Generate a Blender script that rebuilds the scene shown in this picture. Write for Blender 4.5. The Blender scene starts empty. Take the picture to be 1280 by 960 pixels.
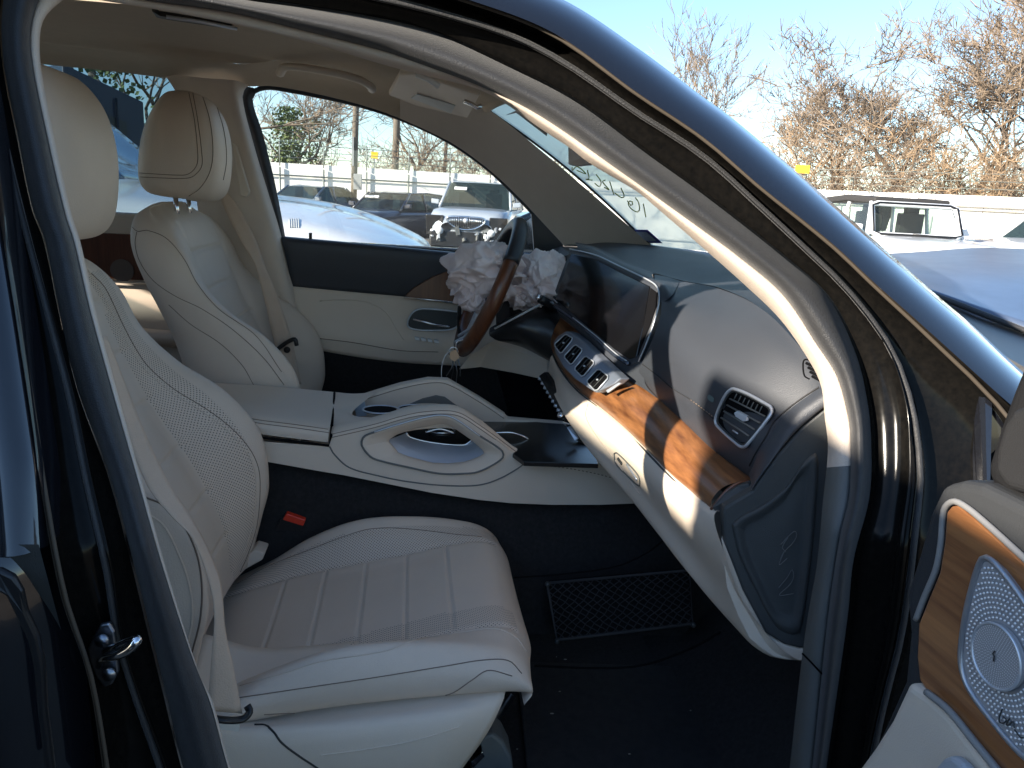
import bpy, bmesh, math, random
from mathutils import Vector, Matrix, noise
from mathutils.bvhtree import BVHTree
R = math.radians
random.seed(7)
scene = bpy.context.scene
COL = scene.collection

# ------------------------------------------------------------------ camera, world, sun, exposure
F, YAW, PIT, ROLL, H = 955.0, R(8), R(13.35), R(3.1), 1.36
fw = Vector((math.sin(YAW)*math.cos(PIT), math.cos(YAW)*math.cos(PIT), -math.sin(PIT)))
r0 = Vector((math.cos(YAW), -math.sin(YAW), 0)); u0 = r0.cross(fw)
rt = r0*math.cos(ROLL) + u0*math.sin(ROLL); up = u0*math.cos(ROLL) - r0*math.sin(ROLL)
EYE = Vector((0, 0, H))
cam = bpy.data.cameras.new('camera'); cam.sensor_width = 36; cam.lens = 36*F/1280
cam.clip_start = 0.02; cam.clip_end = 2000
camo = bpy.data.objects.new('camera', cam); COL.objects.link(camo)
m = Matrix((rt, up, -fw)).transposed().to_4x4(); m.translation = EYE
camo.matrix_world = m
scene.camera = camo

SUN_AZ, SUN_EL = R(24), R(20)        # direction the light travels (from +X towards +Y), height of the sun
world = bpy.data.worlds.new('World'); scene.world = world; world.use_nodes = True
nt = world.node_tree; bg = nt.nodes['Background']
sky = nt.nodes.new('ShaderNodeTexSky'); sky.sky_type = 'NISHITA'; sky.sun_disc = False
sky.sun_elevation = SUN_EL
sky.sun_rotation = math.atan2(-math.cos(SUN_AZ), -math.sin(SUN_AZ))   # measured from +Y, clockwise
sky.air_density = 1.0; sky.dust_density = 0.15; sky.ozone_density = 2.8
nt.links.new(sky.outputs[0], bg.inputs[0]); bg.inputs[1].default_value = 0.115
sl = bpy.data.lights.new('sun', 'SUN'); sl.energy = 5.0; sl.angle = R(0.5); sl.color = (1, .90, .76)
so = bpy.data.objects.new('sun', sl); COL.objects.link(so)
so.rotation_euler = Vector((math.cos(SUN_EL)*math.cos(SUN_AZ), math.cos(SUN_EL)*math.sin(SUN_AZ), -math.sin(SUN_EL))).to_track_quat('-Z', 'Y').to_euler()
so.location = (-20, -10, 15)
vs = scene.view_settings; vs.view_transform = 'Standard'; vs.look = 'None'; vs.exposure = 1.4; vs.gamma = 1

# ------------------------------------------------------------------ helpers: sight lines to points on real surfaces
def ray(px, py): return fw*F + rt*(px-640) - up*(py-480)
def PY(px, py, Y): d = ray(px, py); return EYE + d*(Y/d.y)
def PX(px, py, X): d = ray(px, py); return EYE + d*(X/d.x)
def PZ(px, py, Z): d = ray(px, py); return EYE + d*((Z-H)/d.z)
def side(z): return 0.70 + max(0, z-1.0)*0.42       # the car's near flank: upright below the belt, leaning in above
def PS(px, py, off=0):
    Y = .8
    for _ in range(12): Y = side(PY(px, py, Y).z) + off
    return PY(px, py, Y)
def pts(l, Y=None):
    return [q if isinstance(q, Vector) else (PY(*q) if len(q) == 3 else PY(q[0], q[1], Y)) for q in l]

def cr(P, n, closed=False):
    """Catmull-Rom through P, n points evenly by chord length."""
    P = [Vector(p) for p in P]
    if closed: Q = [P[-1]]+P+[P[0], P[1]]
    else: Q = [P[0]*2-P[1]]+P+[P[-1]*2-P[-2]]
    segs = len(Q)-3; L = [0]
    for i in range(segs): L.append(L[-1]+(Q[i+2]-Q[i+1]).length+1e-9)
    out = []
    for k in range(n):
        t = L[-1]*k/(n if closed else n-1); i = 0
        while i < segs-1 and L[i+1] < t: i += 1
        a = min(1, (t-L[i])/(L[i+1]-L[i])); p0, p1, p2, p3 = Q[i:i+4]
        d1 = max((p2-p1).length, 1e-9); d0 = max((p1-p0).length, 1e-9); d2 = max((p3-p2).length, 1e-9)
        m1 = (p2-p0)*(d1/(d0+d1)); m2 = (p3-p1)*(d1/(d1+d2))
        a2, a3 = a*a, a*a*a
        out.append(p1*(2*a3-3*a2+1)+m1*(a3-2*a2+a)+p2*(-2*a3+3*a2)+m2*(a3-a2))
    return out
def lin(P, n):
    P = [Vector(p) for p in P]; L = [0]
    for i in range(len(P)-1): L.append(L[-1]+(P[i+1]-P[i]).length+1e-9)
    out = []
    for k in range(n):
        t = L[-1]*k/(n-1); i = 0
        while i < len(P)-2 and L[i+1] < t: i += 1
        out.append(P[i].lerp(P[i+1], min(1, (t-L[i])/(L[i+1]-L[i]))))
    return out

# ------------------------------------------------------------------ materials
MATS = {}
def mat(name, col, rough=.5, metal=0, coat=0, bump=0, bscale=200, spec=.5, var=0, vscale=8, trans=0, emit=None, sheen=0, col2=None, detail=4):
    if name in MATS: return MATS[name]
    m = bpy.data.materials.new(name); m.use_nodes = True; n = m.node_tree.nodes; l = m.node_tree.links
    b = n['Principled BSDF']; b.inputs['Base Color'].default_value = (*col, 1)
    b.inputs['Roughness'].default_value = rough; b.inputs['Metallic'].default_value = metal
    b.inputs['Specular IOR Level'].default_value = spec; b.inputs['Coat Weight'].default_value = coat
    b.inputs['Coat Roughness'].default_value = .04; b.inputs['Transmission Weight'].default_value = trans
    b.inputs['Sheen Weight'].default_value = sheen
    if emit: b.inputs['Emission Color'].default_value = (*emit, 1); b.inputs['Emission Strength'].default_value = 1
    tc = n.new('ShaderNodeTexCoord')
    if bump:
        t = n.new('ShaderNodeTexNoise'); t.inputs['Scale'].default_value = bscale; t.inputs['Detail'].default_value = detail
        bp = n.new('ShaderNodeBump'); bp.inputs['Strength'].default_value = bump; bp.inputs['Distance'].default_value = .002
        l.new(tc.outputs['Object'], t.inputs['Vector']); l.new(t.outputs['Fac'], bp.inputs['Height']); l.new(bp.outputs[0], b.inputs['Normal'])
    if var:
        t = n.new('ShaderNodeTexNoise'); t.inputs['Scale'].default_value = vscale; t.inputs['Detail'].default_value = 6; t.inputs['Roughness'].default_value = .65
        r = n.new('ShaderNodeMapRange'); r.inputs[1].default_value = .3; r.inputs[2].default_value = .7
        mx = n.new('ShaderNodeMix'); mx.data_type = 'RGBA'
        c2 = col2 or tuple(c*(1-var) for c in col)
        mx.inputs[6].default_value = (*c2, 1); mx.inputs[7].default_value = (*col, 1)
        l.new(tc.outputs['Object'], t.inputs['Vector']); l.new(t.outputs['Fac'], r.inputs[0]); l.new(r.outputs[0], mx.inputs[0]); l.new(mx.outputs[2], b.inputs['Base Color'])
        rr = n.new('ShaderNodeMapRange'); rr.inputs[3].default_value = min(1, rough*1.25); rr.inputs[4].default_value = rough*.85
        l.new(t.outputs['Fac'], rr.inputs[0]); l.new(rr.outputs[0], b.inputs['Roughness'])
    MATS[name] = m; return m
leather = mat('cream leather', (.68, .565, .46), .5, bump=.35, bscale=420, var=.07, vscale=5)
leather2 = mat('cream vinyl', (.68, .575, .47), .48, bump=.3, bscale=600, var=.05, vscale=3)
beigeplas = mat('beige soft plastic', (.68, .58, .475), .6, bump=.25, bscale=700, var=.05, vscale=6)
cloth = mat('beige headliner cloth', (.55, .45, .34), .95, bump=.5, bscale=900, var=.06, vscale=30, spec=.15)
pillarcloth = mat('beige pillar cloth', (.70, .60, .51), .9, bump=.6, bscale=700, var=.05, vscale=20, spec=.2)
dashm = mat('charcoal dash vinyl', (.044, .049, .060), .42, bump=.3, bscale=800, var=.12, vscale=5)
dplas = mat('dark grey plastic', (.045, .050, .052), .5, bump=.3, bscale=900, var=.1, vscale=6)
gplas = mat('grey plastic', (.13, .135, .13), .5, bump=.3, bscale=900, var=.06, vscale=6)
carpet = mat('black carpet', (.034, .033, .034), .95, bump=1, bscale=900, var=.35, vscale=120, spec=.1)
black = mat('black plastic', (.012, .012, .013), .35)
hole = mat('dark void', (.004, .004, .005), .8, spec=.1)
rubber = mat('black rubber seal', (.028, .028, .03), .55, bump=.5, bscale=600, var=.25, vscale=60, sheen=.15)
paint = mat('black car paint', (.010, .011, .015), .13, coat=1, bump=.03, bscale=18, var=.3, vscale=250)
bonpaint = mat('dusty bonnet paint with sky blue', (.085, .115, .18), .30, coat=.6, bump=.02, bscale=30, var=.25, vscale=6); MATS['dusty bonnet paint with sky blue'].node_tree.nodes['Principled BSDF'].inputs['Coat Roughness'].default_value = .22  # dusty black bonnet; the sky's blue reflection is put into the base colour
jamb = mat('dusty black jamb paint', (.004, .004, .004), .14, coat=0, spec=.12, bump=.012, bscale=8, var=.5, vscale=120, col2=(.009, .008, .007))
chrome = mat('chrome', (.75, .76, .78), .12, metal=1)
satin = mat('satin silver', (.60, .63, .68), .35, metal=.55)
steel = mat('bare steel', (.38, .40, .44), .3, metal=1, bump=.1, bscale=80, var=.4, vscale=60)
thread = mat('brown stitching thread', (.20, .15, .115), .8)
screen = mat('black glass screen', (.004, .004, .005), .14, coat=.3, bump=.01, bscale=6)
red = mat('red plastic', (.65, .045, .02), .35, emit=None)
belt = mat('beige belt webbing', (.62, .48, .37), .7, bump=.5, bscale=500, var=.06, vscale=40)
bagcloth = mat('pale airbag nylon', (.88, .75, .73), .85, bump=.4, bscale=500, var=.12, vscale=10)

def woodmat(name, c1, c2, axis=1):
    m = bpy.data.materials.new(name); m.use_nodes = True; n = m.node_tree.nodes; l = m.node_tree.links; b = n['Principled BSDF']
    tc = n.new('ShaderNodeTexCoord'); mp = n.new('ShaderNodeMapping'); s = [60, 60, 60]; s[axis] = 3; mp.inputs['Scale'].default_value = s
    t = n.new('ShaderNodeTexNoise'); t.inputs['Scale'].default_value = 1.2; t.inputs['Detail'].default_value = 7; t.inputs['Roughness'].default_value = .65
    r = n.new('ShaderNodeValToRGB'); r.color_ramp.elements[0].position = .33; r.color_ramp.elements[1].position = .66
    r.color_ramp.elements[0].color = (*c1, 1); r.color_ramp.elements[1].color = (*c2, 1)
    l.new(tc.outputs['Object'], mp.inputs[0]); l.new(mp.outputs[0], t.inputs[0]); l.new(t.outputs[0], r.inputs[0]); l.new(r.outputs[0], b.inputs['Base Color'])
    bp = n.new('ShaderNodeBump'); bp.inputs['Strength'].default_value = .15; bp.inputs['Distance'].default_value = .001
    l.new(t.outputs[0], bp.inputs['Height']); l.new(bp.outputs[0], b.inputs['Normal'])
    b.inputs['Roughness'].default_value = .33; b.inputs['Coat Weight'].default_value = .3; b.inputs['Coat Roughness'].default_value = .2
    return m
wood = woodmat('walnut trim', (.10, .035, .013), (.30, .125, .045))
wood_rim = woodmat('dark walnut rim', (.075, .022, .008), (.16, .055, .022), 2)

def perfmat():
    m = leather.copy(); m.name = 'perforated cream leather'; n = m.node_tree.nodes; l = m.node_tree.links; b = n['Principled BSDF']
    uv = n.new('ShaderNodeUVMap'); mp = n.new('ShaderNodeMapping'); mp.inputs['Scale'].default_value = (1/.0046,)*3; mp.inputs['Rotation'].default_value = (0, 0, R(45))
    fr = n.new('ShaderNodeVectorMath'); fr.operation = 'FRACTION'; sb = n.new('ShaderNodeVectorMath'); sb.operation = 'SUBTRACT'; sb.inputs[1].default_value = (.5, .5, 0)
    ln = n.new('ShaderNodeVectorMath'); ln.operation = 'LENGTH'; lt = n.new('ShaderNodeMapRange'); lt.inputs[1].default_value = .17; lt.inputs[2].default_value = .27
    l.new(uv.outputs[0], mp.inputs[0]); l.new(mp.outputs[0], fr.inputs[0]); l.new(fr.outputs[0], sb.inputs[0]); l.new(sb.outputs[0], ln.inputs[0]); l.new(ln.outputs['Value'], lt.inputs[0])
    mx = n.new('ShaderNodeMix'); mx.data_type = 'RGBA'; old = b.inputs['Base Color'].links[0].from_socket
    mx.inputs[6].default_value = (.07, .05, .04, 1); l.new(old, mx.inputs[7]); l.new(lt.outputs[0], mx.inputs[0]); l.new(mx.outputs[2], b.inputs['Base Color'])
    return m
perf = perfmat()

def glassmat(name, tint, gloss=.08, dirt=0, dcol=(.5, .5, .45), dscale=12, rough=0.0):
    m = bpy.data.materials.new(name); m.use_nodes = True; n = m.node_tree.nodes; l = m.node_tree.links
    n.remove(n['Principled BSDF']); out = n['Material Output']
    tr = n.new('ShaderNodeBsdfTransparent'); tr.inputs[0].default_value = (*tint, 1)
    gl = n.new('ShaderNodeBsdfGlossy'); gl.inputs['Roughness'].default_value = rough
    lw = n.new('ShaderNodeLayerWeight'); lw.inputs[0].default_value = .5     # facing: the same from both sides of a pane
    pw = n.new('ShaderNodeMath'); pw.operation = 'POWER'; pw.inputs[1].default_value = 4.5; l.new(lw.outputs['Facing'], pw.inputs[0])
    fr = n.new('ShaderNodeMapRange'); fr.inputs[3].default_value = .045; fr.inputs[4].default_value = .9; l.new(pw.outputs[0], fr.inputs[0])
    mx = n.new('ShaderNodeMixShader'); l.new(fr.outputs[0], mx.inputs[0]); l.new(tr.outputs[0], mx.inputs[1]); l.new(gl.outputs[0], mx.inputs[2])
    last = mx
    if dirt:
        df = n.new('ShaderNodeBsdfTranslucent'); df.inputs[0].default_value = (*dcol, 1)
        d2 = n.new('ShaderNodeBsdfDiffuse'); d2.inputs[0].default_value = (*dcol, 1)
        ad = n.new('ShaderNodeMixShader'); ad.inputs[0].default_value = .35; l.new(df.outputs[0], ad.inputs[1]); l.new(d2.outputs[0], ad.inputs[2])
        tc = n.new('ShaderNodeTexCoord'); t = n.new('ShaderNodeTexNoise'); t.inputs['Scale'].default_value = dscale; t.inputs['Detail'].default_value = 8; t.inputs['Roughness'].default_value = .7
        r = n.new('ShaderNodeMapRange'); r.inputs[1].default_value = .25; r.inputs[2].default_value = .75; r.inputs[3].default_value = dirt*.8; r.inputs[4].default_value = min(1, dirt*1.2)
        m2 = n.new('ShaderNodeMixShader'); l.new(tc.outputs['Object'], t.inputs[0]); l.new(t.outputs[0], r.inputs[0]); l.new(r.outputs[0], m2.inputs[0])
        l.new(mx.outputs[0], m2.inputs[1]); l.new(ad.outputs[0], m2.inputs[2]); last = m2
    l.new(last.outputs[0], out.inputs[0]); return m
g_door = glassmat('clear door glass', (.95, .97, .97), dirt=.035, dscale=9)
g_ws = glassmat('dusty windscreen glass', (.80, .86, .80), dirt=.78, dcol=(.90, .92, .76), dscale=3)
g_rear = glassmat('tinted rear glass', (.50, .58, .62), dirt=.02)
g_bg = glassmat('far car glass', (.12, .16, .16), dirt=.12, dcol=(.3, .42, .42), rough=.03)

# ------------------------------------------------------------------ mesh helpers
def tag(o, label=None, cat=None, group=None, kind=None):
    if label: o['label'] = label
    if cat: o['category'] = cat
    if group: o['group'] = group
    if kind: o['kind'] = kind
    return o
def wl(o):
    v = Vector(o.location)
    while o.parent: o = o.parent; v = v + Vector(o.location)
    return v
def add(name, V, Fc, mats, parent=None, smooth=True, uv=None, mi=None, solid=0, bevel=0, segs=2, sub=0, off=1, centre=True):
    V = [Vector(v) for v in V]
    c = Vector((0, 0, 0))
    if centre and V:
        lo = Vector([min(v[i] for v in V) for i in range(3)]); hi = Vector([max(v[i] for v in V) for i in range(3)]); c = (lo+hi)/2
    me = bpy.data.meshes.new(name); me.from_pydata([tuple(v-c) for v in V], [], Fc)
    if not isinstance(mats, (list, tuple)): mats = [mats]
    for m_ in mats: me.materials.append(m_)
    if mi:
        for p, k in zip(me.polygons, mi): p.material_index = k
    if smooth:
        for p in me.polygons: p.use_smooth = True
    if uv:
        ul = me.uv_layers.new(name='UVMap')
        for lp in me.loops: ul.data[lp.index].uv = uv[lp.vertex_index]
    me.validate(); me.update()
    o = bpy.data.objects.new(name, me); COL.objects.link(o)
    if parent: o.parent = parent; o.location = c - wl(parent)
    else: o.location = c
    if sub: s = o.modifiers.new('s', 'SUBSURF'); s.levels = sub; s.render_levels = sub
    if solid: s = o.modifiers.new('t', 'SOLIDIFY'); s.thickness = solid; s.offset = off
    if bevel:
        s = o.modifiers.new('b', 'BEVEL'); s.width = bevel; s.segments = segs; s.limit_method = 'ANGLE'; s.angle_limit = R(35); s.harden_normals = False
    return o
def grid(rows, closed_u=False, closed_v=False):
    """rows: list of equal-length point lists -> verts, faces, uv (metres)"""
    nr, nc = len(rows), len(rows[0]); V = [p for r_ in rows for p in r_]; Fc = []
    for i in range(nr if closed_u else nr-1):
        for j in range(nc if closed_v else nc-1):
            i2, j2 = (i+1) % nr, (j+1) % nc
            Fc.append((i*nc+j, i*nc+j2, i2*nc+j2, i2*nc+j))
    us = [0]; mid = nc//2
    for i in range(1, nr): us.append(us[-1]+(rows[i][mid]-rows[i-1][mid]).length)
    vv = [0]; mr = nr//2
    for j in range(1, nc): vv.append(vv[-1]+(rows[mr][j]-rows[mr][j-1]).length)
    uv = [(us[i], vv[j]) for i in range(nr) for j in range(nc)]
    return V, Fc, uv
def loft(name, curves, mats, parent, nu=40, nv=16, smooth_v=True, lu=False, **k):
    f = lin if lu else cr
    C = [f(c, nu) for c in curves]
    g = cr if smooth_v and len(C) > 2 else lin
    cols = [g([c[i] for c in C], nv) for i in range(nu)]
    V, Fc, uv = grid(cols)
    return add(name, V, Fc, mats, parent, uv=uv, **k)
def tube_geo(P, r, n=8, closed=False, flat=1.0, upv=None, rfun=None):
    P = [Vector(p) for p in P]; V = []; N = len(P)
    t0 = (P[1]-P[0]).normalized(); ref = Vector(upv) if upv else (Vector((0, 0, 1)) if abs(t0.z) < .9 else Vector((1, 0, 0)))
    a = (ref - t0*ref.dot(t0)).normalized()
    for i, p in enumerate(P):
        t = (P[(i+1) % N]-P[i-1]) if closed else (P[min(i+1, N-1)]-P[max(i-1, 0)])
        t = t.normalized() if t.length > 1e-9 else t0
        a = (a - t*a.dot(t)); a = a.normalized() if a.length > 1e-6 else t.orthogonal().normalized()
        b = t.cross(a); rr = rfun(i/(N-1)) if rfun else r
        for k in range(n):
            th = 2*math.pi*k/n; V.append(p + a*math.cos(th)*rr*flat + b*math.sin(th)*rr)
    Fc = []
    for i in range(N if closed else N-1):
        for k in range(n):
            i2 = (i+1) % N; k2 = (k+1) % n
            Fc.append((i*n+k, i*n+k2, i2*n+k2, i2*n+k))
    if not closed: Fc.append(tuple(range(n-1, -1, -1))); Fc.append(tuple((N-1)*n+k for k in range(n)))
    return V, Fc
def tube(name, P, r, m_, parent, n=8, closed=False, smoothn=0, **k):
    if smoothn: P = cr(P, smoothn, closed)
    g = {x: k.pop(x) for x in ('flat', 'upv', 'rfun') if x in k}
    V, Fc = tube_geo(P, r, n, closed, **g)
    return add(name, V, Fc, m_, parent, **k)
def merge(geos):
    V, Fc = [], []
    for v, f in geos:
        o = len(V); V += v; Fc += [tuple(i+o for i in q) for q in f]
    return V, Fc
def slab_geo(P, d):
    P = [Vector(p) for p in P]; n = len(P); d = Vector(d)
    V = P+[p+d for p in P]
    nrm = Vector((0, 0, 0))
    for i in range(n): nrm += P[i].cross(P[(i+1) % n])
    Fc = [tuple(range(n)), tuple(range(2*n-1, n-1, -1))] + [(i, i+n, (i+1) % n+n, (i+1) % n) for i in range(n)]
    if nrm.dot(d) > 0: Fc = [tuple(reversed(f)) for f in Fc]
    return V, Fc
def slab(name, P, d, m_, parent, bevel=.003, smooth=False, **k):
    V, Fc = slab_geo(P, d); return add(name, V, Fc, m_, parent, smooth=smooth, bevel=bevel, **k)
def box_geo(c, s, rz=0, rx=0, ry=0):
    V = []; M = Matrix.Rotation(rz, 3, 'Z') @ Matrix.Rotation(ry, 3, 'Y') @ Matrix.Rotation(rx, 3, 'X')
    for x in (-1, 1):
        for y in (-1, 1):
            for z in (-1, 1): V.append(Vector(c)+M @ Vector((x*s[0]/2, y*s[1]/2, z*s[2]/2)))
    return V, [(0, 1, 3, 2), (4, 6, 7, 5), (0, 4, 5, 1), (2, 3, 7, 6), (0, 2, 6, 4), (1, 5, 7, 3)]
def box(name, c, s, m_, parent, bevel=.003, rz=0, rx=0, ry=0, **k):
    V, Fc = box_geo(c, s, rz, rx, ry); return add(name, V, Fc, m_, parent, smooth=False, bevel=bevel, **k)
def sph_geo(c, r, nu=12, nv=8, sx=1, sy=1, sz=1):
    V = [];
    for i in range(nv+1):
        a = math.pi*i/nv
        for j in range(nu): b = 2*math.pi*j/nu; V.append(Vector(c)+Vector((sx*math.sin(a)*math.cos(b), sy*math.sin(a)*math.sin(b), sz*math.cos(a)))*r)
    return V, [(i*nu+j, (i+1)*nu+j, (i+1)*nu+(j+1) % nu, i*nu+(j+1) % nu) for i in range(nv) for j in range(nu)]
def disc_geo(c, nrm, r, h=.002, n=20):
    """short cylinder of radius r from c along nrm"""
    nrm = Vector(nrm).normalized(); return tube_geo([Vector(c), Vector(c)+nrm*h], r, n)
def empty(name, loc, parent=None, **k):
    o = bpy.data.objects.new(name, None); COL.objects.link(o); o.location = loc; o.empty_display_size = .2
    if parent: o.parent = parent; o.location = Vector(loc)-wl(parent)
    return tag(o, **k) if k else o
def bvh(objs):
    """all the given objects' base meshes in world space"""
    V, Fc = [], []
    for o in objs:
        w = wl(o); b = len(V); V += [v.co+w for v in o.data.vertices]; Fc += [tuple(i+b for i in p.vertices) for p in o.data.polygons]
    return BVHTree.FromPolygons(V, Fc)
def seam(tree, P2, r, m_, parent, name='seam', n=60, lift=.0005, dash=0, dx=0):
    """a seam: thread laid on a surface where the sight lines through these picture points meet it"""
    P = [Vector((a+dx, b, 0)) for a, b in P2]; P = cr(P, n) if len(P) > 2 else lin(P, n); runs = [[]]
    for p in P:
        h = tree.ray_cast(EYE, ray(p.x, p.y).normalized())
        if h[0] is None or (runs[-1] and (h[0]-runs[-1][-1]).length > .05):
            if runs[-1]: runs.append([])
            if h[0] is None: continue
        nn = h[1] if h[1].dot(ray(p.x, p.y)) < 0 else -h[1]
        runs[-1].append(h[0]+nn*lift)
    gs = []; out = None
    for q in runs:
        if len(q) < 4: continue
        if dash:
            L = sum((q[i+1]-q[i]).length for i in range(len(q)-1)); k = max(2, int(L/dash)); q2 = lin(q, k*4+1)
            for i in range(0, k*4, 4): gs.append(tube_geo(q2[i:i+3], r, 5))
        else: V, Fc = tube_geo(q, r, 6); out = add(name, V, Fc, m_, parent)
    if gs:
        V, Fc = merge(gs); out = tag(add(name, V, Fc, m_, parent), kind='stuff')
    return out

# ================================================================== SETTING: ground, sky is the world
gm = mat('dry gravel and dirt', (.19, .155, .115), .95, bump=1, bscale=6, var=.35, vscale=1.5)
add('ground', [(-300, -300, 0), (300, -300, 0), (300, 300, 0), (-300, 300, 0)], [(0, 1, 2, 3)], gm, smooth=False)
tag(bpy.data.objects['ground'], kind='structure')

def on(tree, px, py, o=.004, fb=None):
    h = tree.ray_cast(EYE, ray(px, py).normalized())
    if h[0] is None:
        h = tree.find_nearest(PY(px, py, 1.7) if fb is None else fb); p = h[0]
    else: p = h[0]
    return p - ray(px, py).normalized()*o
def planeY(q, Yf): return [PY(a, b, Yf(a, b)) for a, b in q]

def mkplane(A, B, C):
    N = (B-A).cross(C-A).normalized()
    def f(l, o=0):
        out = []
        for a, b in l:
            d = ray(a, b); p = EYE+d*((A-EYE).dot(N)/d.dot(N)); out.append(p-d.normalized()*o)
        return out
    return f
# ================================================================== THE CAR (one thing; everything bolted to it is a part of it)
CAR = empty('damaged_suv', (-.9, 1.7, 0), label='black suv with cream leather cabin, front passenger door open and driver airbag blown', cat='suv')

# ---- seats: one shape, near (front passenger) and far (driver)
def build_seat(name, yc, dx, dz, perforated):
    D = lambda x, y, z: Vector((x+dx, yc+y, z+dz))
    # cushion -------------------------------------------------
    crest = [(-.36, .55), (-.284, .591), (-.193, .651), (-.093, .690), (.024, .697), (.127, .686), (.176, .668), (.202, .638), (.190, .603)]
    ins = [(-.38, .55), (-.30, .578), (-.20, .607), (-.10, .627), (.0, .648), (.10, .672), (.170, .677), (.214, .640), (.204, .598)]
    def mixp(a, b, t, dzz=0): return [(p[0]*(1-t)+q[0]*t, p[1]*(1-t)+q[1]*t+dzz) for p, q in zip(a, b)]
    bot = [(p[0], min(p[1], .575+(p[0]+.2)*.09)) for p in crest]
    prof = [(.225, bot), (.262, mixp(crest, bot, .75)), (.268, mixp(crest, bot, .35)), (.243, crest), (.205, mixp(crest, ins, .35, .003)), (.16, mixp(crest, ins, .97)), (.08, mixp(crest, ins, 1, -.004)), (0, mixp(crest, ins, 1, -.006))]
    curves = [[D(x, -y, z) for x, z in c] for y, c in prof] + [[D(x, y, z) for x, z in c] for y, c in reversed(prof[:-1])]
    nu, nv = (240, 120) if perforated else (90, 80)
    C = [cr(c, nu) for c in curves]; cols = [cr([c[i] for c in C], nv) for i in range(nu)]
    # quilting: shallow cross channels in the centre panel
    for i in range(nu):
        for j in range(nv):
            v = cols[i][j]; y = abs(v.y-yc); x = v.x-dx
            if x < .185 and y < .165 and v.z-dz > .56:
                for xs in (-.235, -.155, -.075, .005, .085): v.z -= (.0045*math.exp(-((x-xs)/.0030)**2)-.0012*math.exp(-((x-xs)/.012)**2))*(1 if y < .15 else (.165-y)/.015)
            if v.z-dz > .55 and x < .19: v.z -= .0045*math.exp(-((y-.162)/.005)**2)
    V, Fc, uv = grid(cols); mi = []
    for f in Fc:
        c = sum((V[i] for i in f), Vector())/4; y = abs(c.y-yc); t = (c.x-dx+.36)/.55
        inner = .105+.05*t if False else .16
        mi.append(1 if perforated and c.z-dz > .54 and ((.162 < y < .213) if c.y > yc else (.095+.5*max(0, .0-c.x+dx)*.2 < y < .160)) and c.x-dx < .19 else 0)
    root = add(name, V, Fc, [leather, perf], CAR, uv=uv, mi=mi)
    # backrest ------------------------------------------------
    crest = [(-.62, 1.245), (-.578, 1.215), (-.542, 1.165), (-.508, 1.09), (-.447, 1.025), (-.361, .964), (-.297, .882), (-.280, .771), (-.295, .695), (-.318, .601)]
    insx = [(-.615, 1.250), (-.578, 1.222), (-.552, 1.165), (-.524, 1.09), (-.490, 1.010), (-.452, .935), (-.410, .865), (-.372, .785), (-.345, .705), (-.335, .60)]
    back = [(-.640, 1.255), (-.672, 1.23), (-.680, 1.17), (-.655, 1.09), (-.625, 1.02), (-.595, .95), (-.572, .87), (-.555, .78), (-.54, .70), (-.53, .60)]
    sc = [.62, .86, .97, 1, 1, 1, 1, 1, 1, 1]
    secs = []
    cap = [D(-.63, y*.5, 1.262) for y in (0, .1, .15, .2, .23, .25, .2, .16, .12, .1, .06, 0)]
    for (cx, cz), (ix, iz), (bx, bz), s in zip(crest, insx, back, sc):
        half = [(bx, 0, bz), (bx+.004, .13, bz), (bx+.02, .215, bz), (bx*.72+cx*.28, .254, bz*.72+cz*.28), (bx*.35+cx*.65, .266, bz*.35+cz*.65), (cx-.012, .258, cz), (cx, .236, cz),
                (cx*.72+ix*.28+.002, .203, cz*.72+iz*.28), (ix+.002, .148, iz), (ix-.003, .08, iz), (ix-.006, 0, iz)]
        ring = [D(x, -y*s, z) for x, y, z in half] + [D(x, y*s, z) for x, y, z in reversed(half[1:-1])]
        secs.append(ring)
    top = [D(-.628, (p.y-yc)*.55, 1.262) for p in secs[0]]
    secs = [top]+secs
    nv, nr = 110, 180
    S = [cr(s, nv, closed=True) for s in secs]
    # keep the columns aligned by parameter instead of arc length
    def param(sec, n):
        out = []; N = len(sec)
        for k in range(n):
            t = k*N/n; i = int(t); a = t-i; p0, p1, p2, p3 = sec[i-1], sec[i % N], sec[(i+1) % N], sec[(i+2) % N]
            out.append(.5*((2*p1)+(p2-p0)*a+(2*p0-5*p1+4*p2-p3)*a*a+(3*p1-p0-3*p2+p3)*a**3))
        return out
    nv = len(secs[0])*6; S = [param(s, nv) for s in secs]
    cols = [cr([s[j] for s in S], nr) for j in range(nv)]; rows = [[cols[j][i] for j in range(nv)] for i in range(nr)]
    for r_ in rows:
        for v in r_:
            y = abs(v.y-yc); x = v.x-dx; z = v.z-dz
            fr_ = x > -.25-(z-.6)*.42-.12    # front half
            if y < .15 and fr_ and .62 < z < 1.2:
                for zs in (.70, .79, .88, .97, 1.06, 1.15): v.x -= .005*math.exp(-((z-zs)/.004)**2)
            if fr_ and .62 < z < 1.22: v.x -= .004*math.exp(-((y-.15)/.006)**2)
    V, Fc, uv = grid(rows, closed_v=True)
    V.append(D(-.63, 0, 1.262)); uv.append((0, 0)); k = len(V)-1; mi = []
    for j in range(nv): Fc.append((k, (j+1) % nv, j))
    for f in Fc:
        c = sum((V[i] for i in f), Vector())/len(f); y = abs(c.y-yc); x = c.x-dx; z = c.z-dz
        mi.append(1 if perforated and .152 < y < .207 and x > -.25-(z-.6)*.42-.12 and z < 1.2 else 0)
    br = add('backrest', V, Fc, [leather, perf], root, uv=uv, mi=mi)
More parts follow.
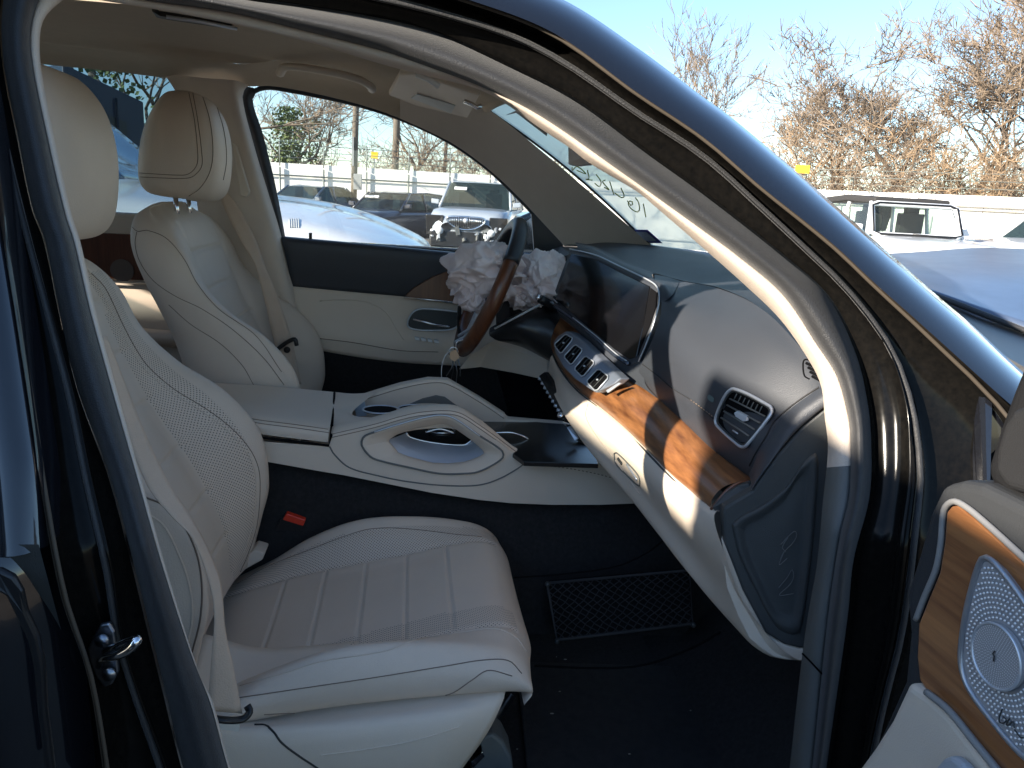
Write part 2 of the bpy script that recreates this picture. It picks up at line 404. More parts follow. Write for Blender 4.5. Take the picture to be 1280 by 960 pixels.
    # headrest ------------------------------------------------
    lev = [(-.60, -.57, 1.262, .05), (-.655, -.525, 1.266, .098), (-.672, -.505, 1.290, .122), (-.672, -.494, 1.345, .132), (-.658, -.494, 1.42, .131), (-.632, -.509, 1.48, .122), (-.606, -.535, 1.520, .095), (-.58, -.56, 1.532, .045)]
    rings = []; hx = .018 if perforated else 0; hw = 1.07
    for xb, xf, z, w in lev:
        z = 1.272+(z-1.262)*(.92 if perforated else .93)
        cx, hx_ = (xb+xf)/2-.004, (xf-xb)/2+.006; ring = []
        for k_ in range(40):
            a = 2*math.pi*k_/40; ca, sa = math.cos(a), math.sin(a); e = .62
            ring.append(D(hx+cx+hx_*math.copysign(abs(ca)**e, ca), hw*w*math.copysign(abs(sa)**e, sa), z-.02*(ca if z < 1.3 else 0)*.3))
        rings.append(ring)
    cols = [cr([r_[j] for r_ in rings], 36) for j in range(40)]; rows = [[c[i] for c in cols] for i in range(36)]
    V, Fc, uv = grid(rows, closed_v=True); Fc.append(tuple(range(40))); Fc.append(tuple(range(35*40+39, 35*40-1, -1)))
    hr = add('headrest', V, Fc, leather, root, uv=uv, sub=1)
    for y in (-.055, .055): tube('headrest_post', [D(-.600, y, 1.2), D(-.603, y, 1.29)], .006, chrome, root, n=12); tube('post_collar', [D(-.612, y, 1.222), D(-.612, y, 1.238)], .012, gplas, root, n=12)
    return root, br, hr
seatN, backN, hrN = build_seat('passenger_seat', 1.29, 0, 0, True)
seatF, backF, hrF = build_seat('driver_seat', 2.07, .03, .055, False)
seatN['label'] = 'near cream seat with perforated bolsters'; seatF['label'] = 'far cream seat behind the console'
tN, tF = bvh([seatN]), bvh([backF]); tNb = bvh([backN]); tH = bvh([hrN]); tHF = bvh([hrF])
# seams of the near seat
seam(tN, [(296, 730), (335, 708), (380, 690), (450, 664), (480, 660), (520, 662), (570, 668), (602, 671)], .0007, thread, seatN)
seam(tN, [(300, 872), (400, 857), (480, 845), (560, 832), (605, 825), (636, 826), (652, 842)], .0008, thread, seatN)
seam(tN, [(300, 857), (360, 840), (400, 827), (480, 814), (524, 799), (580, 790), (620, 786), (645, 797), (658, 815)], .0008, leather, seatN)
seam(tN, [(330, 893), (400, 889), (470, 880), (560, 868), (590, 850), (610, 838), (640, 845)], .0008, thread, seatN)
seam(tNb, [(114, 342), (130, 358), (141, 379), (153, 405), (169, 435), (185, 458), (217, 486), (256, 510), (288, 534), (312, 561), (323, 585), (325, 613), (321, 656), (310, 692), (300, 715)], .0008, thread, backN)
seam(tNb, [(110, 338), (124, 360), (135, 382), (148, 408), (164, 438), (181, 462), (214, 490), (252, 514), (284, 538), (307, 564), (318, 587), (320, 613), (316, 655), (305, 690)], .0007, leather, backN)
seam(tNb, [(178, 620), (205, 632), (228, 655), (245, 690), (252, 730), (250, 775), (240, 815)], .0013, thread, backN)
seam(tNb, [(180, 640), (203, 655), (222, 690), (236, 730), (240, 770), (232, 810), (222, 830)], .0016, leather, backN)
# seams of the far seat
for pth in ([(150, 264), (160, 276), (171, 289), (184, 288), (208, 298), (230, 324), (246, 354), (273, 386), (320, 420), (352, 465)],
            [(171, 290), (169, 305), (175, 327), (192, 351), (219, 370), (252, 386), (292, 413), (330, 448), (355, 481)],
            [(211, 381), (238, 405), (276, 430), (303, 457), (317, 481)]):
    seam(tF, pth, .0008, thread, backF)
for pth in ([(241, 117), (247, 150), (252, 190), (252, 208), (242, 220), (230, 223), (172, 221)], [(236, 116), (243, 150), (247, 190), (246, 206), (238, 216), (228, 219), (171, 216)],
            [(252, 117), (262, 150), (266, 190), (262, 215), (250, 235), (236, 245)], [(270, 130), (280, 165), (283, 200), (279, 225)]):
    seam(tHF, pth, .0008, thread, hrF)
# seat base side shield (near seat)
P = [(225, 888), (300, 903), (380, 899), (460, 890), (560, 876), (633, 862), (634, 880), (622, 905), (600, 935), (575, 970), (540, 1010), (180, 1010)]
top = pts([(225, 884, 1.035), (300, 902, 1.03), (380, 898, 1.03), (460, 889, 1.03), (560, 875, 1.03), (632, 861, 1.04)])
m1 = pts([(225, 900, 1.005), (300, 912, 1.0), (380, 909, 1.0), (460, 902, 1.0), (560, 890, 1.0), (628, 878, 1.02)])
m2 = pts([(225, 950, .995), (300, 950, .99), (380, 945, .99), (460, 938, .99), (555, 925, .99), (610, 915, 1.01)])
m3 = pts([(225, 1020, 1.0), (300, 1020, 1.0), (380, 1010, 1.0), (460, 1000, 1.0), (530, 985, 1.0), (575, 965, 1.02)])
sb = loft('seat_base', [[p+Vector((0, .14, .035)) for p in top], top, m1, m2, m3], beigeplas, seatN, 40, 20, solid=.006, off=-1)
tB = bvh([sb])
seam(tB, [(318, 906), (332, 907), (342, 915), (352, 928), (370, 942), (400, 962)], .0016, black, seatN, name='cover_joint')
seam(tB, [(400, 944), (460, 936), (520, 925), (575, 908)], .0010, beigeplas, seatN, name='cover_crease')
slab('recliner_cover', pts([(288, 724), (300, 700), (318, 688), (331, 692), (328, 700), (300, 716)], 1.50), (0, .05, 0), beigeplas, seatN)
# seat rail cover under the cushion
slab('rail_cover', pts([(600, 922), (616, 917), (630, 928), (640, 948), (645, 985), (590, 985), (592, 940)], 1.08), (0, .06, 0), gplas, seatN, bevel=.006)
tube('seat_rail', [PY(560, 985, 1.12), PY(640, 870, 1.25)], .008, steel, seatN)
slab('rail_spring', pts([(588, 952), (603, 940), (606, 946), (592, 960)], 1.06), (0, .02, 0), chrome, seatN, bevel=.001)

# ---- seat belt, near
def strip(name, rows, m_, parent, n=60, **k):
    return loft(name, [pts([r_[0] for r_ in rows]), pts([r_[1] for r_ in rows])], m_, parent, n, 5, smooth_v=False, solid=.0013, off=0, **k)
rowsb = [((128, 420, .985), (133, 420, 1.0)), ((140, 470, .985), (156, 478, 1.01)), ((160, 545, .985), (186, 552, 1.01)), ((186, 610, .985), (215, 610, 1.01)), ((214, 645, .985), (240, 648, 1.01)), ((240, 672, .985), (262, 690, 1.01)),
         ((262, 730, .985), (276, 730, 1.0)), ((268, 770, .98), (282, 790, .99)), ((264, 825, .97), (291, 830, .985)), ((259, 888, .96), (303, 892, .975))]
sbelt = strip('seat_belt', rowsb, belt, CAR)
tube('belt_anchor', pts([(255, 896, .955), (280, 900, .955), (303, 899, .965), (312, 890, .97), (309, 882, .975)]), .006, black, sbelt, smoothn=24, flat=.7)
slab('care_tag', pts([(271, 902, .985), (300, 905, .985), (298, 914, .985), (276, 912, .985)]), (0, .002, 0), mat('white label', (.75, .72, .66), .8), sbelt, bevel=0)
# buckle, near seat
bk = slab('belt_buckle', pts([(343, 662), (352, 646), (381, 654), (378, 672), (368, 705), (335, 700)], 1.56), (0, .03, 0), black, CAR, bevel=.003)
slab('release_button', pts([(353, 650), (358, 642), (382, 650), (379, 658)], 1.555), (0, .022, .002), red, bk, bevel=.002)
# belt, far seat
rowsf = [((270, 232, 2.28), (283, 238, 2.28)), ((281, 262, 2.27), (300, 262, 2.28)), ((300, 300, 2.25), (322, 305, 2.26)), ((318, 330, 2.23), (332, 335, 2.24)), ((328, 365, 2.21), (344, 362, 2.22)), ((341, 420, 2.20), (363, 418, 2.21)), ((357, 480, 2.20), (377, 480, 2.21))]
fb = strip('seat_belt', rowsf, belt, CAR)
tube('belt_tongue', pts([(345, 441, 2.18), (350, 434, 2.18), (368, 424, 2.18), (371, 432, 2.18)]), .006, black, fb, smoothn=20)
V, Fc = disc_geo(PY(359, 437, 2.185), (0, -1, 0), .009, .006); add('belt_button', V, Fc, black, fb)

# ---- headliner and far side wall of the cabin
hf = pts([(-260, 20), (-100, 33), (50, 50), (150, 66), (306, 80), (345, 76), (440, 90), (500, 100), (570, 118), (612, 138)], 2.15)
HLY = 1.09
def lrow(y, dzs, xs=(-2.4, -1.9, -1.4, -1.0, -.65, -.3, 0, .12, .215)): return [Vector((x, y, (1.60+dzs - (max(0, x+.1)**2)*.9))) for x in xs]
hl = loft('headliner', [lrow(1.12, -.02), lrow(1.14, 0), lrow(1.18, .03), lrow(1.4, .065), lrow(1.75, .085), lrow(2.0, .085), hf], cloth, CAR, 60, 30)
wallA = [(-260, 45), (-40, 70), (50, 80), (130, 88), (213, 98), (260, 102), (306, 108), (345, 108), (440, 128), (500, 148), (560, 176), (610, 211), (650, 248), (680, 280), (706, 308)]
wallB = [(-260, 20), (-100, 33), (50, 50), (150, 66), (230, 73), (270, 77), (306, 80), (345, 76), (440, 90), (500, 100), (570, 118), (612, 138), (670, 183), (735, 238), (815, 308)]
def wm(t, Y): return [PY(a[0]*(1-t)+b[0]*t, a[1]*(1-t)+b[1]*t, Y) for a, b in zip(wallA, wallB)]
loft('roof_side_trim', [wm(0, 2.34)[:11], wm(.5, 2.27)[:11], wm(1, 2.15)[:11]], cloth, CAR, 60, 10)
loft('windscreen_pillar', [wm(0, 2.335)[9:], wm(.3, 2.29)[9:], wm(.7, 2.22)[9:], wm(1.0, 2.16)[9:]], pillarcloth, CAR, 40, 14)
# far centre pillar
bl_ = pts([(205, 92, 2.33), (222, 120, 2.33), (235, 170, 2.34), (243, 230, 2.35), (252, 300, 2.36), (262, 400, 2.36), (270, 500, 2.36)])
bm_ = pts([(262, 98, 2.27), (270, 120, 2.28), (290, 180, 2.29), (305, 240, 2.30), (322, 300, 2.31), (345, 400, 2.33), (355, 500, 2.33)])
bn_ = pts([(292, 100, 2.27), (294, 122, 2.28), (309, 180, 2.29), (326, 240, 2.30), (343, 300, 2.31), (367, 400, 2.33), (377, 500, 2.33)])
br_ = pts([(310, 106, 2.33), (303, 120, 2.34), (317, 180, 2.35), (335, 240, 2.36), (353, 300, 2.36), (379, 415, 2.37), (389, 500, 2.37)])
cp = loft('centre_pillar', [bl_, bm_, bn_, br_], pillarcloth, CAR, 50, 24)
slab('belt_adjuster', pts([(289, 178), (295, 182), (312, 240), (308, 247), (300, 245)], 2.272), (0, .02, 0), beigeplas, cp, bevel=.004)
# grab handle above the far window
gh = tube('grab_handle', pts([(350, 92, 2.16), (356, 84, 2.12), (375, 84, 2.09), (400, 88, 2.08), (430, 94, 2.08), (452, 101, 2.09), (463, 108, 2.13), (465, 112, 2.17)]), .012, beigeplas, CAR, smoothn=50, flat=.8)
# sun visor and its mirror lamp cover at the far front corner
vz = slab('sun_visor', pts([(486, 119, 2.1), (500, 94, 1.9), (520, 92, 1.85), (600, 120, 1.8), (585, 148, 2.05), (520, 133, 2.1)]), (.0, 0, .015), beigeplas, CAR, bevel=.004)
slab('visor_label', pts([(514, 122, 2.03), (521, 117, 1.99), (569, 131, 1.97), (564, 141, 2.02)]), (0, 0, -.002), mat('visor label grey', (.62, .63, .62), .6), vz, bevel=0)
V, Fc = merge([tube_geo(pts([(520, 93, 1.75), (535, 99, 1.75), (549, 108, 1.75)]), .006, 8)]); add('visor_clip', V, Fc, mat('white plastic', (.8, .8, .78), .4), vz)
tube('visor_rod', pts([(580, 126, 1.8), (590, 130, 1.8), (596, 134, 1.8), (602, 132, 1.8)]), .005, chrome, vz)
# sunroof slot
slab('sunroof_slot', [PZ(*q, 1.64) for q in [(190, 14), (200, 20), (215, 22), (290, 34), (292, 37), (210, 25), (196, 22)]], (0, 0, .008), black, CAR, bevel=0)
tube('sunroof_track', [PZ(*q, 1.635) for q in [(208, 21), (250, 27), (296, 36)]], .003, satin, CAR)

# ---- far (driver) door
door = loft('driver_door', [pts([(362, 357), (430, 364), (507, 371), (580, 379), (620, 384)], 2.36), pts([(368, 385), (440, 392), (507, 398), (580, 405), (620, 410)], 2.352), pts([(378, 415), (440, 424), (510, 430), (580, 436), (620, 440)], 2.335), pts([(388, 436), (445, 446), (500, 453), (550, 456), (600, 458)], 2.345)], leather2, CAR, 40, 16, solid=.02, off=-1)
door['label'] = 'far door with dark upper panel, seen across the cabin'
loft('door_upper', [pts([(352, 295), (440, 303), (545, 313), (640, 322)], 2.38), pts([(352, 299), (440, 306), (545, 316), (640, 325)], 2.345), pts([(358, 325), (440, 333), (530, 340), (630, 348)], 2.345), pts([(364, 358), (430, 364), (507, 371), (625, 384)], 2.36)], dashm, door, 40, 16, solid=.02, off=-1)
loft('door_lower', [pts([(384, 434), (445, 445), (500, 452), (620, 460)], 2.36), pts([(390, 480), (445, 490), (500, 500), (640, 540)], 2.37), pts([(390, 600), (445, 600), (500, 600), (640, 600)], 2.38)], carpet, door, 30, 10)
slab('wood_inlay', pts([(505, 371), (517, 360), (530, 352), (545, 344), (565, 337), (600, 335), (600, 380), (580, 379)], 2.338), (0, .01, 0), wood_rim, door, bevel=.002)
tube('chrome_strip', pts([(505, 371.5), (540, 375), (582, 380)], 2.334), .003, chrome, door)
hp = [(510, 408), (511, 398), (518, 389), (528, 386), (565, 389), (578, 392), (580, 400), (566, 411), (545, 413), (520, 412)]
slab('handle_recess', pts(hp, 2.334), (0, .012, 0), dplas, door, bevel=.002)
tube('handle_rim', pts(hp, 2.332), .0028, satin, door, closed=True, smoothn=50)
tube('door_handle', pts([(517, 399, 2.325), (530, 402, 2.315), (545, 406, 2.315), (561, 408, 2.325)]), .007, chrome, door, smoothn=20, flat=.6)
for k in range(4): slab('seat_switch', pts([(518+k*8, 421+k*1.2), (524+k*8, 422+k*1.2), (525+k*8, 426+k*1.2), (519+k*8, 425+k*1.2)], 2.325), (0, .01, 0), satin, door, bevel=.001)
tL = bvh([door])
seam(tL, [(400, 376), (450, 376), (480, 388), (495, 410), (505, 425)], .0016, leather2, door, name='armrest_crease')
seam(tL, [(390, 422), (440, 428), (500, 438), (548, 440)], .0013, thread, door)
# window frame, glass, exterior mirror
wg = [(322, 113), (345, 113), (440, 131), (500, 150), (560, 178), (610, 213), (645, 246), (668, 272), (672, 324), (600, 318), (545, 314), (440, 304), (358, 298), (352, 270), (341, 215), (328, 160), (318, 122)]
add('door_glass', pts(wg, 2.40), [tuple(range(len(wg)))], g_door, door, smooth=False, solid=.004)
fl_ = pts([(308, 108), (300, 125), (315, 180), (333, 240), (351, 300), (362, 360), (377, 415), (386, 440)], 2.375)
fr_ = pts([(324, 112), (316, 125), (328, 165), (343, 225), (357, 298), (367, 360), (381, 415), (391, 440)], 2.385)
loft('window_seal', [fl_, [(a+b)/2+Vector((0, -.012, 0)) for a, b in zip(fl_, fr_)], fr_], rubber, door, 50, 8)
tube('window_seal_top', pts([(318, 114), (328, 110), (345, 110), (440, 129), (500, 148), (560, 176), (610, 211), (645, 244), (668, 268)], 2.375), .007, rubber, door, smoothn=60)
slab('lock_pin', pts([(386, 291), (390, 291), (390, 302), (386, 302)], 2.372), (0, .004, 0), black, door, bevel=.001)
slab('mirror_triangle', pts([(664, 262), (672, 268), (688, 283), (704, 305), (706, 316), (668, 316)], 2.37), (0, .02, 0), black, door, bevel=.003)
mirr = slab('door_mirror', pts([(640, 300), (641, 284), (652, 270), (664, 265), (690, 270), (692, 300), (680, 314), (648, 312)], 2.62), (0, .16, 0), paint, door, bevel=.015, segs=3)
slab('mirror_glass', pts([(652, 280), (664, 272), (680, 278), (683, 300), (660, 306)], 2.615), (0, .003, 0), chrome, door, bevel=.001)

# ---- far rear door (seen behind the seats)
x0, x1 = -2.2, -.63
rd = slab('rear_door', [(x0, 2.42, 1.27), (x1, 2.42, 1.27), (x1, 2.42, .35), (x0, 2.42, .35)], (0, .06, 0), leather2, CAR, bevel=.01)
slab('wood_inlay', [(x0, 2.408, 1.21), (x1, 2.408, 1.21), (x1, 2.408, 1.075), (x0, 2.408, 1.09)], (0, .01, 0), wood_rim, rd, bevel=.002)
tube('chrome_strip', [(x0, 2.40, 1.085), (x1, 2.40, 1.068)], .004, chrome, rd)
V, Fc = disc_geo(PY(153, 338, 2.405), (0, -1, 0), .033, .004, 32); add('door_speaker', V, Fc, mat('brown grey speaker mesh', (.13, .10, .085), .6), rd, smooth=False)
tube('armrest', [(x0, 2.38, .93), (-1.2, 2.37, .94), (x1, 2.39, .90)], .035, leather2, rd, n=14, flat=.7)
add('rear_glass', [(x0, 2.44, 1.27), (-.6, 2.44, 1.27), (-.6, 2.36, 1.66), (x0, 2.36, 1.66)], [(0, 1, 2, 3)], g_rear, rd, smooth=False, solid=.004)
# rear bench and tail of the cabin
rb = loft('rear_bench', [[Vector((-1.15, y, .55)) for y in (1.0, 1.4, 2.0, 2.38)], [Vector((-1.12, y, .72)) for y in (1.0, 1.4, 2.0, 2.38)], [Vector((-1.35, y, .78)) for y in (1.0, 1.4, 2.0, 2.38)], [Vector((-1.75, y, .74)) for y in (1.0, 1.4, 2.0, 2.38)], [Vector((-1.95, y, 1.15)) for y in (1.0, 1.4, 2.0, 2.38)], [Vector((-2.0, y, 1.33)) for y in (1.0, 1.4, 2.0, 2.38)]], leather, CAR, 20, 40)
# ================================================================== dashboard
def nf(*l): return pts(list(l))
c0 = [Vector(p) for p in ((.62, .93, 1.165), (.70, 1.05, 1.19), (.80, 1.3, 1.222), (.86, 1.65, 1.243), (.80, 2.0, 1.256), (.68, 2.25, 1.262))]
crease = nf((1030, 468, .97), (960, 392, 1.15), (900, 360, 1.38), (850, 350, 1.56), (775, 327, 1.85), (742, 309, 2.05), (706, 305, 2.25))
c1 = [a+Vector((.02, 0, -.004)) for a in crease]
dash = loft('dashboard', [c0, lin(c0, 6) and [a.lerp(b, .5)+Vector((0, 0, .006)) for a, b in zip(cr(c0, 12), cr(c1, 12))], c1, crease], dashm, CAR, 60, 20)
# passenger side pad
padrows = [nf((1030, 468, .97), (960, 392, 1.15), (900, 361, 1.38), (850, 351, 1.54), (818, 343, 1.66)),
    nf((1034, 490, .96), (955, 425, 1.10), (895, 395, 1.26), (850, 378, 1.38), (826, 364, 1.47)),
    nf((1032, 515, .955), (945, 468, 1.07), (885, 432, 1.20), (850, 412, 1.30), (826, 392, 1.41)),
    nf((1020, 530, .955), (942, 508, 1.05), (878, 470, 1.17), (845, 445, 1.27), (818, 418, 1.40)),
    nf((995, 545, .96), (936, 540, 1.03), (890, 520, 1.13), (850, 492, 1.24), (806, 446, 1.42)),
    nf((965, 566, .97), (938, 566, 1.02), (890, 539, 1.13), (852, 510, 1.24), (799, 462, 1.43)),
    nf((950, 590, .985), (935, 592, 1.03), (888, 557, 1.14), (851, 524, 1.25), (797, 478, 1.45)),
    nf((940, 600, 1.03), (925, 596, 1.08), (880, 560, 1.18), (848, 530, 1.29), (800, 485, 1.49))]
pad = loft('dash_pad', padrows, dashm, dash, 60, 50)
tP = bvh([pad])
seam(tP, [(800, 453), (820, 468), (840, 485), (864, 500), (880, 513), (892, 523)], .0011, mat('dark stitching', (.02, .02, .022), .7), pad)
seam(tP, [(864, 500), (880, 512), (893, 522)], .0012, thread, pad, dash=.008)
seam(tP, [(1024, 484), (1004, 497), (985, 511), (967, 528), (958, 545), (945, 566), (937, 582)], .0012, MATS['dark stitching'], pad)
# lip highlight: the curved end of the pad beside the screen
slab('pad_return', nf((797, 478, 1.44), (799, 462, 1.43), (806, 455, 1.43), (810, 468, 1.42), (812, 490, 1.42), (803, 487, 1.44)), (.02, .02, 0), dashm, pad, bevel=.003)
# airbag mark
h = tP.ray_cast(EYE, ray(889, 498).normalized())
if h[0]:
    n_ = h[1] if h[1].dot(ray(889, 498)) < 0 else -h[1]
    ax = (tP.ray_cast(EYE, ray(895, 502).normalized())[0]-h[0]).normalized(); ay = n_.cross(ax)
    ring = [h[0]+n_*.0008+ax*(.0085*math.copysign(abs(math.cos(a))**.6, math.cos(a)))+ay*(.0045*math.copysign(abs(math.sin(a))**.6, math.sin(a))) for a in [2*math.pi*k/20 for k in range(20)]]
    V, Fc = slab_geo(ring, n_*.0006); add('airbag_badge', V, Fc, mat('grey green badge', (.10, .15, .15), .5), pad, smooth=False)
# side demister slots at the near end of the pad
gs = []
for k in range(4):
    a = tP.ray_cast(EYE, ray(1008+k*2.5, 454+k*5.5).normalized())[0]; b = tP.ray_cast(EYE, ray(1019+k*2, 459+k*5.5).normalized())[0]
    if a and b: gs.append(tube_geo([a, b], .0022, 6))
if gs: V, Fc = merge(gs); add('demister_slot', V, Fc, hole, pad)
seam(tP, [(1014, 450), (1006, 450), (1004, 456), (1006, 470), (1012, 474)], .0012, hole, pad, name='demister_frame')
# big side vent, set on the pad's surface
def onp(l, o): return [on(tP, a, b, o) for a, b in l]
fr = [(917, 485), (963, 507), (966, 513), (962, 522), (934, 557), (928, 560), (921, 556), (895, 532), (893, 524), (906, 493)]
fr = [((a-930)*.97+930, (b-522)*.97+522) for a, b in fr]
def inset(l, k, c=(929, 522)): return [((a-c[0])*k+c[0], (b-c[1])*k+c[1]) for a, b in l]
base = onp(fr, .004)
vent = slab('side_vent', base, (.004, 0, 0), hole, dash, bevel=0)
tube('vent_frame', onp(fr, .007), .0026, satin, vent, closed=True, smoothn=70)
tube('vent_frame_inner', onp(inset(fr, .92), .006), .0016, dplas, vent, closed=True, smoothn=60)
for k, t in enumerate((.10, .34, .58, .82)):
    a = (914+(899-914)*t, 495+(528-495)*t); b = (959+(931-959)*t, 517+(551-517)*t)
    P = onp([a, ((a[0]+b[0])/2, (a[1]+b[1])/2), b], .007)
    V, Fc = tube_geo(P, .0022, 6, flat=.5); add('vent_slat', V, Fc, gplas, vent)
for k in range(7):
    t = .10+k*.125; a = (917+(959-917)*t, 490+(511-490)*t); P = onp([a, (a[0]-4, a[1]+8)], .0055)
    V, Fc = tube_geo(P, .0009, 5); add('vent_fin', V, Fc, gplas, vent)
kn = onp([(917, 516), (922, 513), (934, 520), (933, 526), (928, 527), (919, 521)], .010); slab('vent_knob', kn, (.004, 0, 0), satin, vent, bevel=.001)
tube('vent_lock', onp([(916, 538), (922, 542)], .007), .0012, satin, vent)
# the near end face of the dash: planar, seen edge to edge
_A, _B, _C = PY(903, 642, .965), PY(1032, 512, .935), PY(1009, 812, .90)
_N = (_B-_A).cross(_C-_A).normalized()
def onq(l, o=0):
    out = []
    for a, b in l:
        d = ray(a, b); p = EYE+d*((_A-EYE).dot(_N)/d.dot(_N)); out.append(p-d.normalized()*o)
    return out
padedge = [(936, 592), (948, 566), (962, 545), (976, 524), (992, 508), (1010, 495), (1034, 478)]
endedge = [(940, 612), (956, 588), (972, 566), (988, 546), (1004, 530), (1018, 518), (1036, 504)]
pe = nf(*[(a, b, Y) for (a, b), Y in zip(padedge, (1.03, 1.0, .985, .975, .965, .96, .955))])
ee = onq(endedge, .004)
loft('end_trim', [pe, [a.lerp(b, .45)+Vector((-.003, -.007, .003)) for a, b in zip(pe, ee)], ee, [p+Vector((.004, .012, -.004)) for p in ee]], dashm, dash, 50, 12)
slab('wood_end_cap', nf((890, 634, .995), (905, 617, 1.0), (920, 608, .995), (935, 604, .985), (940, 612, .98), (924, 628, .985), (906, 641, .99), (894, 641, .995)), (.012, .015, 0), dplas, dash, bevel=.002)
spn = slab('side_panel', onq([(903, 643), (905, 634), (915, 628), (940, 613), (972, 568), (1004, 532), (1036, 506), (1044, 560), (1034, 650), (1024, 740), (1014, 808), (1000, 811), (980, 806), (957, 792), (928, 738), (905, 680)]), (.004, .02, 0), dplas, dash, bevel=.004)
spi = [(914, 655), (925, 645), (950, 632), (985, 605), (1006, 575), (1022, 566), (1020, 640), (1012, 720), (1001, 790), (990, 794), (970, 784), (944, 738), (922, 690)]
def ring_(k, kk=None): kk = kk or k; return [((a-970)*k+970, (b-690)*kk+690) for a, b in spi+[spi[0]]]
loft('panel_pocket', [onq(ring_(1), -.001), onq(ring_(.97), .0035), onq(ring_(.90, .92), .005), onq(ring_(.80, .84), .003), onq(ring_(.70, .76), -.001+.0015), onq(ring_(.35), .0012), onq(ring_(.02), .0012)], dplas, spn, 70, 24)
for pth in ([(975, 682), (982, 674), (988, 668), (994, 664), (996, 670), (990, 680), (980, 690), (975, 700)], [(973, 735), (984, 722), (990, 712), (992, 720), (988, 730), (974, 744), (992, 742)], [(985, 672), (978, 684), (982, 690)], [(980, 690), (974, 706), (984, 698)]):
    tube('scuff', onq(pth, .0035), .0006, mat('scuffed plastic', (.13, .13, .13), .8), spn, smoothn=24)
# wood trim band
w0 = nf((936, 601, 1.01), (910, 579, 1.08), (885, 560, 1.14), (850, 524, 1.25), (815, 490, 1.38), (780, 470, 1.48), (745, 438, 1.64), (722, 412, 1.80), (700, 395, 1.92))
w1 = nf((889, 637, 1.01), (862, 614, 1.09), (838, 593, 1.16), (790, 544, 1.34), (752, 511, 1.50), (722, 487, 1.62), (702, 462, 1.75), (692, 442, 1.86), (686, 425, 1.95))
wd = loft('wood_band', [[p+Vector((.012, 0, -.002)) for p in w0], w0, [a.lerp(b, .35)+Vector((-.016, 0, .008)) for a, b in zip(cr(w0, 12), cr(w1, 12))], [a.lerp(b, .7)+Vector((-.016, 0, .004)) for a, b in zip(cr(w0, 12), cr(w1, 12))], w1, [p+Vector((.012, 0, 0)) for p in w1]], wood, dash, 80, 20)
tube('wood_edge', nf((889, 637, 1.005), (896, 628, 1.003), (908, 614, 1.003), (921, 605, 1.003), (936, 601, 1.006)), .0028, wood_rim, wd, smoothn=20)
tube('chrome_line', [p+Vector((-.002, 0, -.002)) for p in w1[1:]], .0022, dplas, dash, smoothn=60)
# four central vents in a silver plate
plate = [(691, 428), (697, 420), (707, 414), (714, 416), (727, 426), (745, 444), (762, 460), (776, 473), (768, 480), (744, 491), (733, 484), (718, 474), (704, 459), (694, 442)]
Yc_ = lambda a, b: (1.86-(a-692)/84*.36)*.955
VP = mkplane(PY(694, 440, 1.73), PY(770, 472, 1.435), PY(707, 415, 1.75))
pl = slab('vent_plate', VP(plate, 0), (.02, .0, 0), mat('dark satin plate', (.26, .29, .35), .38, metal=.6), dash, bevel=.003)
for q in ([(692, 431), (707, 417), (717, 423), (701, 443)], [(704, 446), (719, 430), (729, 437), (714, 457)], [(717, 461), (732, 444), (744, 453), (728, 472)], [(732, 477), (748, 460), (762, 471), (745, 490)]):
    cx_ = sum(a for a, b in q)/4; cy_ = sum(b for a, b in q)/4
    qi = [((a-cx_)*.97+cx_, (b-cy_)*.97+cy_) for a, b in q]; rp = []
    for i in range(4):
        a, b, d = qi[i], qi[(i+1) % 4], qi[i-1]; rp += [(a[0]+(d[0]-a[0])*.12, a[1]+(d[1]-a[1])*.12), (a[0]+(b[0]-a[0])*.12, a[1]+(b[1]-a[1])*.12)]
    v = slab('centre_vent', VP(rp, .004), (.002, 0, 0), hole, dash, bevel=0)
    tube('vent_frame', VP(rp, .005), .0016, satin, v, closed=True)
    for k in (.33, .66): tube('vent_slat', VP([(qi[0][0]+(qi[3][0]-qi[0][0])*k, qi[0][1]+(qi[3][1]-qi[0][1])*k), (qi[1][0]+(qi[2][0]-qi[1][0])*k, qi[1][1]+(qi[2][1]-qi[1][1])*k)], .006), .0011, dplas, v)
    V, Fc = sph_geo(VP([(cx_, cy_)], .009)[0], .0036, 10, 6, .8, 1.2, .6); add('vent_knob', V, Fc, satin, v)
slab('start_button', VP([(757, 488), (773, 478), (776, 479), (759, 491)], .004), (.004, 0, 0), satin, dash, bevel=.001)
# screen
scr_out = [(690, 372), (712, 312), (722, 313), (745, 320), (775, 334), (816, 354), (822, 362), (823, 376), (817, 402), (808, 428), (796, 455), (786, 458), (768, 446), (730, 414)]
Ys = lambda a, b: 1.92-(a-690)/135*.50
SP = mkplane(PY(694, 374, 1.88), PY(716, 318, 1.86), PY(800, 440, 1.45))
sc_ = slab('screen_housing', SP(scr_out), (.03, .01, 0), dashm, dash, bevel=.004)
g_ = [(694, 374), (714, 317), (745, 324), (775, 340), (812, 358), (803, 410), (795, 446), (786, 449), (768, 437), (730, 405)]
slab('screen_glass', SP(g_, .004), (.002, 0, 0), screen, sc_, bevel=.001)
slab('screen_bezel', SP([(813, 360), (821, 366), (820, 382), (813, 404), (800, 435), (797, 444), (804, 410)], .0035), (.002, 0, 0), hole, sc_, bevel=0)  # dark bezel between the glass and the housing edge
tube('screen_rim', SP([(712, 311), (745, 319), (775, 333), (812, 351), (822, 360), (824, 376), (818, 402), (807, 432), (798, 452)], .003), .0016, satin, sc_, smoothn=60)
tube('screen_rail', SP([(692, 382), (712, 396), (745, 423), (770, 445), (786, 455)], .008), .0045, mat('dark satin', (.10, .12, .16), .25, metal=.8), sc_, smoothn=30)
